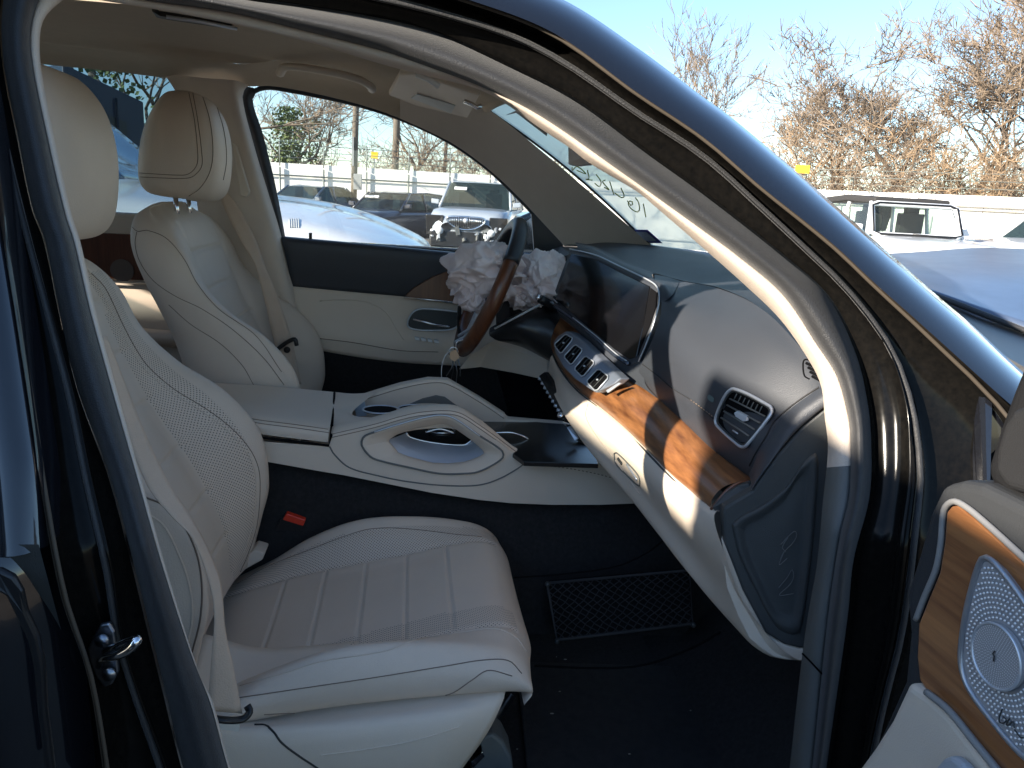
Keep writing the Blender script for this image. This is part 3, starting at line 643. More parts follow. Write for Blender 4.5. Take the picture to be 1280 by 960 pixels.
tube('screen_strip', SP([(716, 397), (745, 420), (770, 442), (783, 451)], .013), .0014, satin, sc_, smoothn=30)
tube('screen_reflection', nf((694, 370, 1.88), (715, 358, 1.84), (735, 346, 1.79)), .0022, mat('pale strip', (.55, .55, .55), .4), sc_)  # pale rod standing in for a reflection on the screen glass
slab('cluster_hood', nf((672, 318, 2.22), (700, 308, 2.22), (722, 311, 2.08), (714, 318, 2.0), (708, 322, 2.05), (690, 322, 2.15)), (.10, 0, .0), dashm, dash, bevel=.004)
bw = nf((818, 343, 1.66), (796, 335, 1.75), (775, 327, 1.85), (742, 309, 2.05), (722, 304, 2.15))
loft('brow', [[p+Vector((.05, 0, -.012)) for p in bw], [p+Vector((0, 0, .002)) for p in bw], SP([(818, 352), (800, 343), (775, 330), (745, 315), (722, 309)], .004), SP([(820, 358), (800, 349), (775, 336), (745, 322), (722, 315)], .002)], dashm, dash, 40, 8)
loft('brow_corner', [nf((850, 351, 1.54), (834, 346, 1.60), (818, 343, 1.66)), SP([(838, 372), (830, 360), (818, 352)], .002), SP([(824, 380), (823, 366), (816, 358)], -.002)], dashm, dash, 14, 8)
loft('dash_face', [SP([(690, 374), (708, 388), (741, 415), (766, 437), (790, 449), (806, 452)], -.004), SP([(698, 392), (714, 405), (742, 428), (765, 450), (788, 466), (806, 478)], .002), nf((700, 396, 1.91), (722, 414, 1.79), (745, 440, 1.63), (780, 472, 1.47), (800, 483, 1.41), (822, 498, 1.34))], dashm, dash, 40, 10)
# column shroud and under panel
loft('column_shroud', [nf((612, 410, 2.0), (640, 395, 2.0), (680, 380, 1.98), (705, 385, 1.95)), nf((612, 420, 1.95), (645, 405, 1.9), (675, 400, 1.9), (700, 410, 1.88)), nf((620, 425, 1.95), (650, 425, 1.92), (675, 437, 1.9), (692, 445, 1.88)), nf((640, 430, 2.05), (655, 435, 2.05), (680, 448, 2.0), (692, 455, 1.95))], black, CAR, 24, 12)
slab('knee_panel', nf((572, 462, 2.25), (588, 444, 2.22), (612, 428, 2.18), (638, 413, 2.15), (655, 424, 2.1), (672, 434, 2.05), (684, 448, 2.0), (685, 476, 1.98), (640, 466, 2.1), (600, 459, 2.2)), (.02, .02, 0), beigeplas, dash, bevel=.004)
tube('column_trim', nf((618, 411, 1.93), (650, 394, 1.92), (678, 379, 1.90)), .0028, mat('pale strip', (.55, .55, .55), .4), CAR)
st = tube('wiper_stalk', nf((700, 392, 1.98), (690, 382, 1.93), (676, 374, 1.88)), .011, black, CAR, n=12)
V, Fc = sph_geo(PY(673, 372, 1.875), .008, 12, 8); add('stalk_tip', V, Fc, chrome, st)
# behind everything: dark bulkhead under the dash
slab('bulkhead', [(.78, .95, 1.14), (.78, 2.45, 1.22), (.95, 2.45, .3), (.95, .95, .3)], (.03, 0, 0), carpet, CAR, bevel=0)
# glovebox and lower dash
g0 = nf((893, 641, .99), (866, 619, 1.07), (820, 575, 1.22), (780, 537, 1.37), (745, 507, 1.52), (714, 482, 1.65), (690, 444, 1.86))
g1 = nf((905, 690, .95), (868, 657, 1.04), (815, 603, 1.20), (775, 560, 1.35), (738, 524, 1.50), (708, 490, 1.64), (686, 457, 1.86))
g2 = nf((935, 762, .925), (888, 712, 1.03), (825, 642, 1.20), (775, 584, 1.35), (733, 541, 1.48), (705, 505, 1.62), (685, 468, 1.84))
g3 = nf((1004, 826, .90), (962, 820, .93), (928, 790, 1.0), (868, 722, 1.10), (798, 632, 1.30), (740, 564, 1.47), (711, 523, 1.58), (687, 476, 1.80))
g4 = [p+Vector((.16, .02, .03)) for p in g3]
gb = loft('glovebox', [[p+Vector((.03, 0, 0)) for p in g0], g0, g1, g2, g3, g4], beigeplas, dash, 70, 40)
slab('glovebox_border', onq([(901, 672), (906, 680), (914, 700), (928, 738), (944, 768), (957, 792), (968, 800), (980, 806), (996, 811), (1010, 812), (1008, 827), (985, 825), (968, 822), (952, 812), (936, 798), (922, 770), (908, 735)], -.001), (.010, .016, 0), beigeplas, gb, bevel=.003, segs=3)
tG = bvh([gb])
hh = [(768, 567), (771, 566), (786, 580), (799, 596), (799, 607), (784, 594), (770, 579)]
seam(tG, hh+[hh[0]], .0016, gplas, gb, name='latch_frame', n=60)
seam(tG, [(773, 573), (778, 580)], .003, dplas, gb, name='latch_lock', n=6)
seam(tG, [(784, 580), (797, 600)], .0026, satin, gb, name='glovebox_latch', n=8)
seam(tG, [(735, 505), (732, 520), (742, 540), (765, 570), (800, 618)], .0009, beigeplas, gb, name='lid_joint')
# climate controls
cc = slab('climate_panel', [p+Vector((-.012, 0, 0)) for p in nf((679, 470, 1.84), (686, 465, 1.80), (700, 485, 1.72), (716, 508, 1.62), (717, 518, 1.60), (712, 527, 1.60), (698, 503, 1.72))], (.012, 0, 0), black, dash, bevel=.002)
for k in range(9):
    t = k/8; a = 682+(709-682)*t; b = 474+(519-474)*t; Y = 1.83-t*.21
    V, Fc = tube_geo([PY(a-2, b-1, Y)+Vector((-.014, 0, 0)), PY(a+4, b+1, Y)+Vector((-.014, 0, 0))], .0042, 8); add('climate_key', V, Fc, satin, cc)
V, Fc = sph_geo(PY(710, 520, 1.60)+Vector((-.016, 0, 0)), .009, 14, 8); add('climate_knob', V, Fc, chrome, cc)

# ================================================================== centre console
def Pn(q, Y): return pts(q, Y)
Yn, Yf_ = 1.56, 1.80
# near wall with a hole for the grip opening
outl = [(300, 548), (330, 552), (411, 558), (414, 545), (470, 532), (500, 523), (530, 518), (570, 518), (600, 535), (657, 577), (700, 577), (745, 577), (800, 596), (840, 640), (800, 629), (750, 631), (690, 631), (640, 629), (600, 625), (540, 616), (480, 604), (430, 594), (400, 589), (333, 577), (300, 572)]
opn = [(452, 556), (455, 546), (466, 541), (500, 530), (530, 522), (552, 519), (568, 523), (600, 545), (627, 563), (629, 571), (618, 580), (597, 590), (580, 592), (550, 592), (510, 584), (472, 575), (462, 570)]
inn = [(485, 552), (486, 549), (495, 543), (520, 535), (545, 530), (556, 529), (570, 536), (590, 550), (605, 563), (606, 567), (600, 571), (590, 575), (580, 578), (560, 580), (540, 579), (510, 571), (497, 566)]
bm = bmesh.new(); ed = []
for lp in (outl, opn):
    vv = [bm.verts.new(PY(a, b, Yn)) for a, b in lp]
    ed += [bm.edges.new((vv[i], vv[(i+1) % len(vv)])) for i in range(len(vv))]
bmesh.ops.triangle_fill(bm, use_beauty=True, edges=ed)
V = [v.co.copy() for v in bm.verts]; bm.verts.index_update(); Fc = [tuple(v.index for v in f.verts) for f in bm.faces]; bm.free()
con = add('centre_console', V, Fc, leather2, CAR, smooth=False)
# rounded top of the near rail: front edge to back edge
topl = [(412, 556), (414, 545), (470, 532), (500, 523), (530, 518), (570, 518), (600, 535), (657, 577), (700, 577), (745, 577), (800, 596)]
tA = Pn(topl, Yn); tB_ = [PY(a, b, Yn)+Vector((0, .045, .004)) for a, b in topl]
loft('rail_top', [[p+Vector((0, 0, -.006)) for p in tA], tA, [a.lerp(b, .25)+Vector((0, 0, .007)) for a, b in zip(tA, tB_)], [a.lerp(b, .75)+Vector((0, 0, .008)) for a, b in zip(tA, tB_)], tB_, [p+Vector((0, 0, -.05)) for p in tB_]], leather2, con, 80, 16)
# grip opening: funnel from the outer loop to the inner one
loft('grip_surround', [Pn(opn+[opn[0]], Yn-.004), [p+Vector((0, -.005, 0)) for p in Pn([((a-541)*.97+541, (b-555)*.97+555) for a, b in opn+[opn[0]]], Yn)], Pn(inn+[inn[0]], Yn+.02), Pn(inn+[inn[0]], Yn+.045)], beigeplas, con, 90, 16, lu=True)
tube('grip_ring', Pn(opn, Yn-.004), .0022, gplas, con, closed=True, smoothn=90)
tube('grip_highlight', Pn([(468, 540), (500, 530), (530, 522), (552, 519), (568, 523), (600, 545)], Yn-.007), .0016, satin, con, smoothn=40)
loft('grip_tray', [Pn([(478, 552), (495, 574), (540, 590), (582, 588), (614, 568)], Yn+.036), Pn([(490, 548), (508, 560), (542, 571), (580, 571), (603, 562)], Yn+.06), Pn([(508, 541), (512, 546), (540, 553), (580, 556), (592, 551)], Yn+.11)], mat('brushed silver tray', (.62, .66, .74), .30, metal=.3), con, 40, 12)
tube('tray_rim', Pn([(508, 540), (512, 546), (540, 553), (580, 556), (590, 550)], Yn+.11), .0022, chrome, con, smoothn=40)
slab('console_inner', Pn([(484, 545), (505, 532), (540, 522), (572, 524), (625, 560), (630, 600), (484, 600)], Yn+.19), (0, .01, 0), black, con, bevel=0)
V, Fc = sph_geo(PY(552, 541, Yn+.14), .022, 16, 10, 1.5, 1, .4); add('selector_wheel', V, Fc, black, con)
tube('selector_ring', [PY(552, 541, Yn+.14)+Vector((math.cos(a)*.03, math.sin(a)*.02, .006)) for a in [2*math.pi*k/24 for k in range(24)]], .0025, chrome, con, closed=True)
tube('selector_bar', Pn([(532, 540), (550, 536), (568, 541)], Yn+.10), .003, chrome, con, smoothn=14)
# joint around the grip module
tC = bvh([con])
jt = [(412, 558), (418, 568), (436, 584), (470, 594), (510, 602), (560, 607), (600, 606), (625, 598), (648, 585), (657, 578)]
seam(tC, jt, .0016, gplas, con, name='module_joint', n=60, lift=.0006)
seam(tC, [(657, 581), (700, 584), (745, 592), (775, 600)], .0010, thread, con, dash=.009)
tT = bvh([o for o in CAR.children_recursive if o.name.startswith('rail_top')])
for dy in (4, 8): seam(tT, [(414, 541+dy-2), (470, 526+dy), (500, 517+dy), (530, 511+dy), (570, 511+dy), (600, 528+dy), (652, 566+dy)], .0008, thread, con)
# armrest lid
ar = loft('armrest_lid', [Pn([(200, 470), (265, 478), (330, 482), (418, 490)], 1.79), Pn([(200, 490), (265, 496), (330, 500), (416, 508)], 1.70), Pn([(210, 508), (280, 514), (330, 520), (413, 531)], 1.585), Pn([(210, 522), (285, 527), (330, 532), (411, 542)], 1.562), Pn([(210, 530), (290, 538), (335, 544), (410, 553)], 1.562)], leather2, con, 40, 30)
tA_ = bvh([ar])
seam(tA_, [(300, 525), (330, 530), (370, 535), (411, 541)], .0008, thread, ar); seam(tA_, [(300, 521), (330, 526), (370, 531), (412, 537)], .0008, thread, ar)
tube('lid_gap', Pn([(290, 541), (335, 548), (411, 557), (414, 545)], 1.558)+[PY(418, 491, 1.785)], .0028, hole, con)
loft('console_deck', [Pn([(418, 490), (442, 492), (470, 490)], 1.80), Pn([(416, 508), (430, 512), (440, 517)], 1.70), Pn([(414, 538), (450, 532), (474, 524)], 1.60), Pn([(414, 547), (450, 540), (474, 533)], 1.57)], leather2, con, 16, 14)
# far rail
frl = [(440, 512), (440, 502), (448, 497), (470, 490), (500, 481), (535, 474), (560, 475), (600, 498), (632, 519), (634, 524), (705, 530), (735, 540), (735, 590), (440, 590)]
fr2 = slab('far_rail', Pn(frl, Yf_), (0, .035, 0), leather2, con, bevel=.008, segs=3)
tF2 = bvh([fr2])
seam(tF2, [(444, 503), (470, 495), (500, 486), (535, 479), (558, 480), (600, 503), (630, 523)], .0009, thread, con)
slab('far_grip_recess', Pn([(512, 505), (528, 498), (545, 494), (556, 496), (575, 510), (560, 514), (520, 512)], Yf_-.002), (0, .004, 0), gplas, con, bevel=.001)
loft('palm_rest', [Pn([(498, 508), (530, 504), (560, 507), (604, 526)], 1.77), Pn([(496, 511), (530, 507), (560, 511), (602, 530)], 1.70), Pn([(492, 520), (530, 516), (565, 518), (600, 536)], 1.62)], beigeplas, con, 20, 8)
cw = slab('cup_holder_wall', Pn([(441, 504), (447, 500), (456, 503), (458, 520), (446, 521)], 1.77), (0, .006, 0), mat('pale blue plastic', (.45, .55, .66), .4), con, bevel=.001)
for a_, b_, Y_ in ((476, 514, 1.71), (520, 513, 1.70)):
    c_ = PY(a_, b_, Y_)+Vector((0, 0, .004)); el_ = [c_+Vector((math.cos(t)*.040, math.sin(t)*.034, 0)) for t in [2*math.pi*k/32 for k in range(32)]]
    slab('cup_holder', el_, (0, 0, -.003), hole, con, bevel=0); tube('cup_holder_rim', el_, .0022, satin, con, closed=True)
slab('gloss_tray', [PZ(a, b, .832) for a, b in [(604, 522), (704, 530), (738, 548), (748, 580), (655, 577), (600, 536)]], (0, 0, -.01), mat('piano black', (.006, .006, .007), .22), con, bevel=.001)
slab('tray_front', nf((706, 530, 1.70), (716, 532, 1.68), (742, 566, 1.60), (736, 572, 1.60)), (.02, 0, 0), black, con, bevel=.002)
slab('socket_cover', nf((708, 534, 1.64), (713, 532, 1.64), (722, 548, 1.62), (718, 551, 1.62)), (.004, 0, 0), satin, con, bevel=.001)
tube('tray_strip', Pn([(618, 541), (640, 541), (655, 546), (661, 550)], 1.66), .0022, chrome, con, smoothn=20)
# transmission tunnel, floor, net, mat lines
tn = loft('tunnel_side', [pts([(60, 535, 1.60), (200, 553, 1.60), (333, 573, 1.60), (480, 600, 1.60), (600, 621, 1.60), (700, 627, 1.60), (850, 627, 1.60)]), pts([(60, 560, 1.58), (200, 575, 1.58), (333, 593, 1.58), (480, 618, 1.58), (600, 638, 1.58), (700, 642, 1.58), (850, 642, 1.58)]), [Vector((-1.2, 1.55, .6)), Vector((-.3, 1.55, .6)), Vector((.2, 1.54, .6)), Vector((.66, 1.52, .62))], [Vector((-1.2, 1.52, .42)), Vector((-.3, 1.52, .42)), Vector((.25, 1.50, .43)), Vector((.75, 1.42, .46))]], carpet, CAR, 30, 16)
fl = slab('cabin_floor', [(-2.3, .80, .40), (.95, .80, .40), (.95, 2.45, .40), (-2.3, 2.45, .40)], (0, 0, -.03), carpet, CAR, bevel=0)
slab('toe_board', [(.55, .85, .40), (.95, .85, .75), (.95, 1.56, .75), (.55, 1.56, .40)], (.02, 0, -.02), carpet, CAR, bevel=0)
ntp = [(684, 729), (862, 713), (866, 780), (696, 800)]
tn_b = bvh([tn]); hits = []
for q in ntp:
    h = tn_b.ray_cast(EYE, ray(*q).normalized()); hits.append(h[0] if h[0] else PY(*q, 1.5))
print('net', hits)
NP = [PY(684, 729, 1.46), PY(862, 713, 1.40), PY(866, 780, 1.36), PY(696, 800, 1.42)]
gs = []
def bil(u, v): return NP[0].lerp(NP[1], u).lerp(NP[3].lerp(NP[2], u), v)
nx, ny = 15, 7
for k in range(-ny, nx+1):
    for s in (1, -1):
        a = []
        for j in range(ny*2+1):
            v = j/(ny*2); u = (k+ (v*ny if s > 0 else ny-v*ny))/nx
            if -.001 <= u <= 1.001: a.append(bil(min(max(u, 0), 1), v)+Vector((0, .004*math.sin(j*3.14/2)*s, 0)))
        if len(a) > 1: gs.append(tube_geo(a, .0013, 4))
V, Fc = merge(gs); net = add('storage_net', V, Fc, mat('black elastic cord', (.028, .028, .03), .8), CAR)
slab('net_pocket', [p+Vector((0, .008, 0)) for p in NP], (0, .003, 0), mat('pocket lining', (.010, .010, .011), .95, spec=.05), net, bevel=0)
tube('net_border', [NP[0], NP[1], NP[2], NP[3], NP[0]], .0032, mat('net border', (.04, .04, .043), .8), net)
for p in (NP[0], NP[3], NP[2]): V, Fc = sph_geo(p+Vector((0, -.004, 0)), .006, 10, 6); add('net_hook', V, Fc, dplas, net)
tube('carpet_seam', nf((642, 722, 1.45), (700, 718, 1.45), (770, 708, 1.42), (810, 690, 1.40), (838, 668, 1.38)), .0018, hole, CAR, smoothn=40)
tube('carpet_seam', nf((668, 832, 1.30), (740, 835, 1.28), (800, 832, 1.25), (860, 812, 1.2), (900, 790, 1.15)), .0022, hole, CAR, smoothn=40)
slab('floor_mat', [Vector(p) for p in ((.20, .86, .408), (.62, .86, .408), (.66, 1.38, .408), (.24, 1.42, .408))], (0, 0, .008), mat('floor mat pile', (.016, .016, .018), .95, bump=1, bscale=500, var=.4, vscale=60), None, bevel=.003)
tag(bpy.data.objects['floor_mat'], 'black carpet mat on the front passenger floor', 'floor mat')
# crumbs of glass and lint on the carpet
gs = []; rnd = random.Random(4)
for _ in range(26):
    x = rnd.uniform(.1, .7); y = rnd.uniform(.9, 1.45); gs.append(sph_geo((x, y, .418), rnd.uniform(.0008, .002), 5, 3, rnd.uniform(1, 3), 1, .6))
V, Fc = merge(gs); tag(add('lint', V, Fc, mat('pale lint', (.35, .33, .3), .9), None), kind='stuff')

# ================================================================== steering wheel, airbag, keys
wc = Vector((.213, 2.05, 1.135)); wu = Vector((.385, 0, .923)).normalized(); ws = Vector((0, -1, 0)); wn = wu.cross(ws).normalized()
def wp(a, r=.182): return wc+ws*(math.sin(a)*r)+wu*(math.cos(a)*r*1.0)
def arc(a0, a1, n=40): return [wp(R(a0+(a1-a0)*k/(n-1))) for k in range(n)]
V, Fc = tube_geo(arc(-62, 62), .0205, 18); wheel = add('steering_wheel', V, Fc, mat('black wheel leather', (.02, .022, .026), .38, bump=.2, bscale=700), CAR)
V, Fc = tube_geo(arc(62, 165, 50), .0195, 18); add('wood_rim', V, Fc, wood_rim, wheel)
V, Fc = tube_geo(arc(195, 298, 50), .0195, 18); add('wood_rim', V, Fc, wood_rim, wheel)
V, Fc = tube_geo(arc(165, 195), .0205, 18); add('lower_rim', V, Fc, MATS['black wheel leather'], wheel)
V, Fc = sph_geo(wc-wn*-.01, .07, 20, 12, .5, 1, 1); add('hub', V, Fc, black, wheel)
for a in (100, 180, 262): V, Fc = tube_geo([wc-wn*.0, wp(R(a), .165)], .014, 10, flat=.6); add('spoke', V, Fc, satin if a == 180 else black, wheel)
for k in range(2): tube('spoke_trim', nf((568+k*5, 428-k*8, 2.0), (585+k*3, 418-k*8, 1.97), (598, 402-k*2, 1.95)), .004, satin, wheel, smoothn=12)
tube('rim_trim', nf((571, 441, 1.95), (571, 428, 1.97), (580, 425, 1.96), (600, 417, 1.95)), .003, chrome, wheel, smoothn=16)
tube('turn_stalk', nf((575, 380, 2.2), (573, 400, 2.2), (575, 420, 2.1)), .006, black, CAR)
def crumple(name, c, rx, ry, rz, seed, parent, rot=0, amp=1):
    bm = bmesh.new(); bmesh.ops.create_icosphere(bm, subdivisions=6, radius=1); rnd = random.Random(seed)
    dirs = [(Vector((rnd.gauss(0, 1), rnd.gauss(0, 1), rnd.gauss(0, 1))).normalized(), rnd.uniform(2.0, 4.2), rnd.uniform(0, 6)) for _ in range(6)]
    off = Vector((seed*3.1, 5, 1)); M = Matrix.Rotation(rot, 3, 'Y')
    def nz(p, k): return noise.noise(p*k+off)
    for v in bm.verts:
        p = v.co.copy(); w = p + Vector((nz(p, 1.2), nz(p+Vector((9, 0, 0)), 1.2), nz(p+Vector((0, 9, 0)), 1.2)))*.75
        d = .38*nz(p, 1.0)
        for dr, f, ph in dirs:
            t = w.dot(dr)*f+ph; r1_ = 1-abs(math.sin(t)); d += (r1_**2.0)*.19*(.5+.5*nz(p+dr*4, 1.7)+.3)-.035
        w2 = w+Vector((nz(w, 2.5), nz(w+Vector((3, 1, 0)), 2.5), 0))*.4
        d += .11*(1-2*abs(nz(w2, 1.9)))+.022*(1-2*abs(nz(w2, 4.5)))
        r_ = 1+d*amp; v.co = Vector(c)+M @ Vector((p.x*r_*rx, p.y*r_*ry, p.z*r_*rz))
    bm.verts.index_update(); V = [v.co.copy() for v in bm.verts]; Fc = [tuple(v.index for v in f.verts) for f in bm.faces]; bm.free()
    return add(name, V, Fc, bagcloth, parent)
bag = crumple('airbag', PY(609, 338, 1.99), .082, .10, .070, 3, CAR, rot=-.25)
crumple('airbag_fold', PY(583, 352, 2.03), .045, .08, .05, 8, bag, rot=.3)
crumple('airbag_fold', PY(680, 347, 2.0), .055, .08, .058, 5, bag, rot=-.3)
crumple('airbag_fold', PY(655, 366, 2.02), .05, .08, .040, 11, bag, rot=.1)
crumple('airbag_fold', PY(592, 372, 1.99), .035, .06, .034, 14, bag, rot=.2)
# keys
kc = PY(567, 434, 1.88); K = empty('key_bunch', kc, label='bunch of keys with a pale tag hanging from the column behind the wheel', cat='keys')
tube('key_ring', [kc+Vector((math.sin(a)*.012, 0, -.012+math.cos(a)*.012)) for a in [2*math.pi*k/20 for k in range(20)]], .0012, chrome, K, closed=True)
slab('key_tag', nf((563, 440, 1.87), (570, 437, 1.87), (575, 447, 1.87), (568, 452, 1.87), (562, 448, 1.87)), (0, .002, 0), mat('pale orange tag', (.55, .36, .22), .7), K, bevel=.0005)
tube('tag_wire', nf((563, 438, 1.88), (556, 446, 1.88), (552, 460, 1.88), (552, 474, 1.88)), .0011, mat('pale strip', (.5, .5, .5), .4), K, smoothn=20)
for k, (a, b, c_, d_) in enumerate([(566, 450, 563, 478), (569, 450, 570, 480), (572, 448, 575, 470), (567, 450, 558, 470)]):
    P = nf((a, b, 1.875+k*.004), ((a+c_)/2+2, (b+d_)/2, 1.875+k*.004), (c_, d_, 1.88+k*.004))
    V, Fc = tube_geo(P, .0026, 6, flat=.4); add('key', V, Fc, steel if k else black, K)
# ================================================================== the door aperture: body shell, seals and trim, ring by ring
O0 = [(330, -150), (560, -60), (705, 0), (800, 62), (880, 122), (916, 148), (1032, 246), (1109, 314), (1170, 368), (1219, 410), (1262, 450), (1340, 520)]
O1 = [(131, 1000), (128, 960), (109, 844), (75, 742), (49, 600), (41, 540), (22, 412), (4, 300), (-12, 200), (-28, 100), (-46, 0), (-50, -70), (40, -105), (300, -80), (450, -40), (587, 0), (692, 41), (797, 116), (880, 172), (950, 232), (1040, 304), (1096, 356), (1140, 395), (1190, 440), (1245, 490), (1290, 545), (1295, 640), (1270, 780), (1220, 900), (1190, 1000)]
S1 = [(225, 1000), (210, 960), (157, 810), (142, 712), (116, 600), (95, 500), (68, 400), (40, 300), (14, 200), (-7, 100), (-18, 0), (-12, -58), (60, -75), (300, -35), (450, -3), (546, 19), (640, 49), (711, 86), (794, 143), (880, 199), (950, 262), (1010, 319), (1048, 356), (1085, 400), (1114, 447), (1131, 508), (1134, 555), (1133, 602), (1125, 660), (1108, 793), (1085, 900), (1065, 1000)]
O2 = [(245, 1000), (229, 960), (202, 844), (169, 712), (139, 600), (124, 592), (97, 487), (75, 394), (56, 300), (41, 262), (22, 169), (4, 75), (4, 0), (20, -45), (100, -50), (292, -3), (375, 9), (480, 26), (550, 45), (632, 82), (719, 127), (812, 195), (880, 244), (982, 324), (1035, 372), (1069, 440), (1084, 500), (1089, 552), (1087, 620), (1067, 700), (1060, 768), (1033, 960), (1028, 1000)]
O2 = [q for q in O2 if q != (124, 592)]
O3 = [(300, 1000), (285, 960), (262, 877), (240, 821), (202, 705), (172, 600), (142, 495), (112, 386), (92, 300), (82, 270), (56, 157), (40, 75), (39, 37), (49, 0), (62, -14), (90, -18), (180, 0), (285, 15), (375, 37), (480, 64), (512, 75), (610, 112), (677, 146), (775, 214), (880, 289), (922, 320), (979, 369), (1020, 429), (1046, 470), (1059, 515), (1063, 545), (1061, 620), (1050, 668), (1035, 768), (1015, 960), (1010, 1000)]
O4 = [(303, 1000), (288, 960), (266, 877), (250, 845), (206, 705), (177, 600), (150, 502), (120, 390), (100, 300), (90, 270), (73, 195), (52, 90), (50, 45), (56, 22), (75, 3), (92, -6), (124, 0), (225, 17), (322, 37), (397, 56), (480, 81), (530, 94), (580, 106), (610, 117), (640, 135), (676, 161), (711, 184), (737, 204), (797, 240), (821, 260), (880, 311), (934, 359), (975, 399), (1009, 447), (1026, 481), (1031, 522), (1035, 560), (1029, 622), (1021, 706), (1010, 768), (1004, 810), (996, 877), (987, 960), (982, 1000)]
NU = 260
def ring2(P, n=NU): return [(p.x, p.y) for p in cr([Vector((a, b, 0)) for a, b in P], n)]
def lift(P, off): return [PS(a, b, off) for a, b in P]
def match(P, Q):
    """for each point of P the nearest point along dense Q, kept in order"""
    D = ring2(Q, 1500); out = []; k = 0
    for a, b in P:
        best = min(range(max(0, k-5), min(len(D), k+60)), key=lambda i: (D[i][0]-a)**2+(D[i][1]-b)**2); k = best; out.append(k)
    W = 22; sm = []
    for i in range(len(out)):
        w = min(W, i, len(out)-1-i); sm.append(sum(out[i-w:i+w+1])/(2*w+1))
    res = []
    for t in sm:
        i = min(int(t), len(D)-2); f_ = t-i; res.append((D[i][0]*(1-f_)+D[i+1][0]*f_, D[i][1]*(1-f_)+D[i+1][1]*f_))
    return res
r3 = ring2(O3); r2 = match(r3, O2); s1 = match(r3, S1); r1 = match(r3, O1); r4 = match(r3, O4)
def mixq(P, Q, t): return [(a[0]*(1-t)+b[0]*t, a[1]*(1-t)+b[1]*t) for a, b in zip(P, Q)]
def shell(name, rows, m_, parent, mi=None, mats=None, **k):
    V, Fc, uv = grid(rows); return add(name, V, Fc, mats or m_, parent, mi=mi, **k)
# beige trim just inside the seal, folding back into the cabin; its lower front piece is grey plastic
wgt = [min(1, max(0, (a-350)/250)) for a, b in r3]
def liftw(P, o0, o1): return [PS(a, b, o0+(o1-o0)*w) for (a, b), w in zip(P, wgt)]
rows = [lift(r3, .094), lift(mixq(r3, r4, .12), .092), liftw(mixq(r3, r4, .6), .096, .115), liftw(r4, .102, .145), liftw(mixq(r4, r3, .6), .108, .20)]
V, Fc, uv = grid(rows); mi = []
for f in Fc:
    j = f[0] % NU; a, b = r3[j]; mi.append(1 if (a > 900 and b > 575) else 0)
trim = add('aperture_trim', V, Fc, [pillarcloth, gplas], CAR, mi=mi)
# trim's lower joint
tube('trim_joint', [PS(a, b, .088) for a, b in [(1003, 817), (1012, 826), (1027, 842)]], .0012, hole, trim)
# sealing lip: a rounded rubber bead
rows = []
for k in range(9):
    t = k/8; rows.append(lift(mixq(r2, r3, t), .085-.030*math.sin(math.pi*t)**.8 + (0 if t < 1 else .01)))
seal = shell('door_seal', rows, rubber, CAR)
# jamb: from the seal out to the outer skin, with two raised flanges
rows = [lift(r2, .090), lift(mixq(r2, s1, .08), .085), lift(mixq(r2, s1, .2), .075), lift(mixq(r2, s1, .55), .068), lift(mixq(r2, s1, .85), .060), lift(s1, .050), lift(mixq(s1, r1, .04), .040), lift(mixq(s1, r1, .10), .055), lift(mixq(s1, r1, .2), .062), lift(mixq(s1, r1, .55), .048), lift(mixq(s1, r1, .85), .030), lift(mixq(s1, r1, .95), .012), lift(r1, .0)]
jam = shell('door_jamb', rows, jamb, CAR)
tube('jamb_gasket', lift(mixq(s1, r1, .12), .045)[::3], .0035, rubber, jam)
tube('jamb_gasket', lift(mixq(s1, r1, .93), .012)[::3], .0025, mat('dusty rubber', (.07, .055, .04), .7), jam)
# outer skin of pillar and roof rail
r1b = ring2(O1[13:25]+[(1245, 490), (1300, 538)], 80)
skin1 = lift(r1b, -.001); o0 = match(r1b, O0)
mid = lift(mixq(r1b, o0, .4), .004); mid2 = lift(mixq(r1b, o0, .8), .028); edge = lift(o0, .06)
roofmid = []; rooffar = []
ps = shell('pillar_skin', [skin1, mid, mid2, edge, lift(mixq(o0, r1b, .12), .13)], paint, CAR)
# roof: from the near rail to the far rail
rr = cr(edge[:24], 12); rr = [Vector((-2.5, rr[0].y, rr[0].z-.02)), Vector((-1.2, rr[0].y, rr[0].z))]+rr
rf = [rr, [p+Vector((.03, .14, .05)) for p in rr], [p+Vector((.06, .7, .16)) for p in rr], [p+Vector((.04, 1.25, .17)) for p in rr], [p+Vector((0, 1.42, .13)) for p in rr]]
loft('roof', rf, paint, CAR, 40, 24)
# windscreen, near pillar to far pillar
f_top = PY(608, 135, 2.17); f_bot = PY(815, 308, 2.20)
nl = [PY(a, b, 1.16) for a, b in [(722, 36), (830, 112), (935, 188), (1035, 272), (1110, 340)]]
def wrow(a, b, bulge, n=9): return [a.lerp(b, i/(n-1))+Vector((bulge*math.sin(math.pi*i/(n-1))**2, 0, 0)) for i in range(n)]
wrows = [wrow(nl[k], f_top.lerp(f_bot, k/4), .05+.08*k/4) for k in range(5)]
for k, rws in enumerate(wrows):
    for p in rws[3:]: p.z += .02*math.sin(math.pi*k/4)
wsc = loft('windscreen', wrows, g_ws, CAR, 30, 24)
tube('windscreen_border', [r_[-1] for r_ in wrows], .005, black, wsc, smoothn=30)
tube('windscreen_header', wrows[0], .012, cloth, wsc, smoothn=20)
tW = bvh([wsc])
dk = mat('dark glass marker', (.05, .06, .05), .5)
slab('glass_label', [on(tW, *q) for q in [(632, 144), (645, 141), (683, 170), (664, 177)]], (.001, 0, 0), mat('smoked label', (.07, .08, .075), .5), wsc, bevel=0)
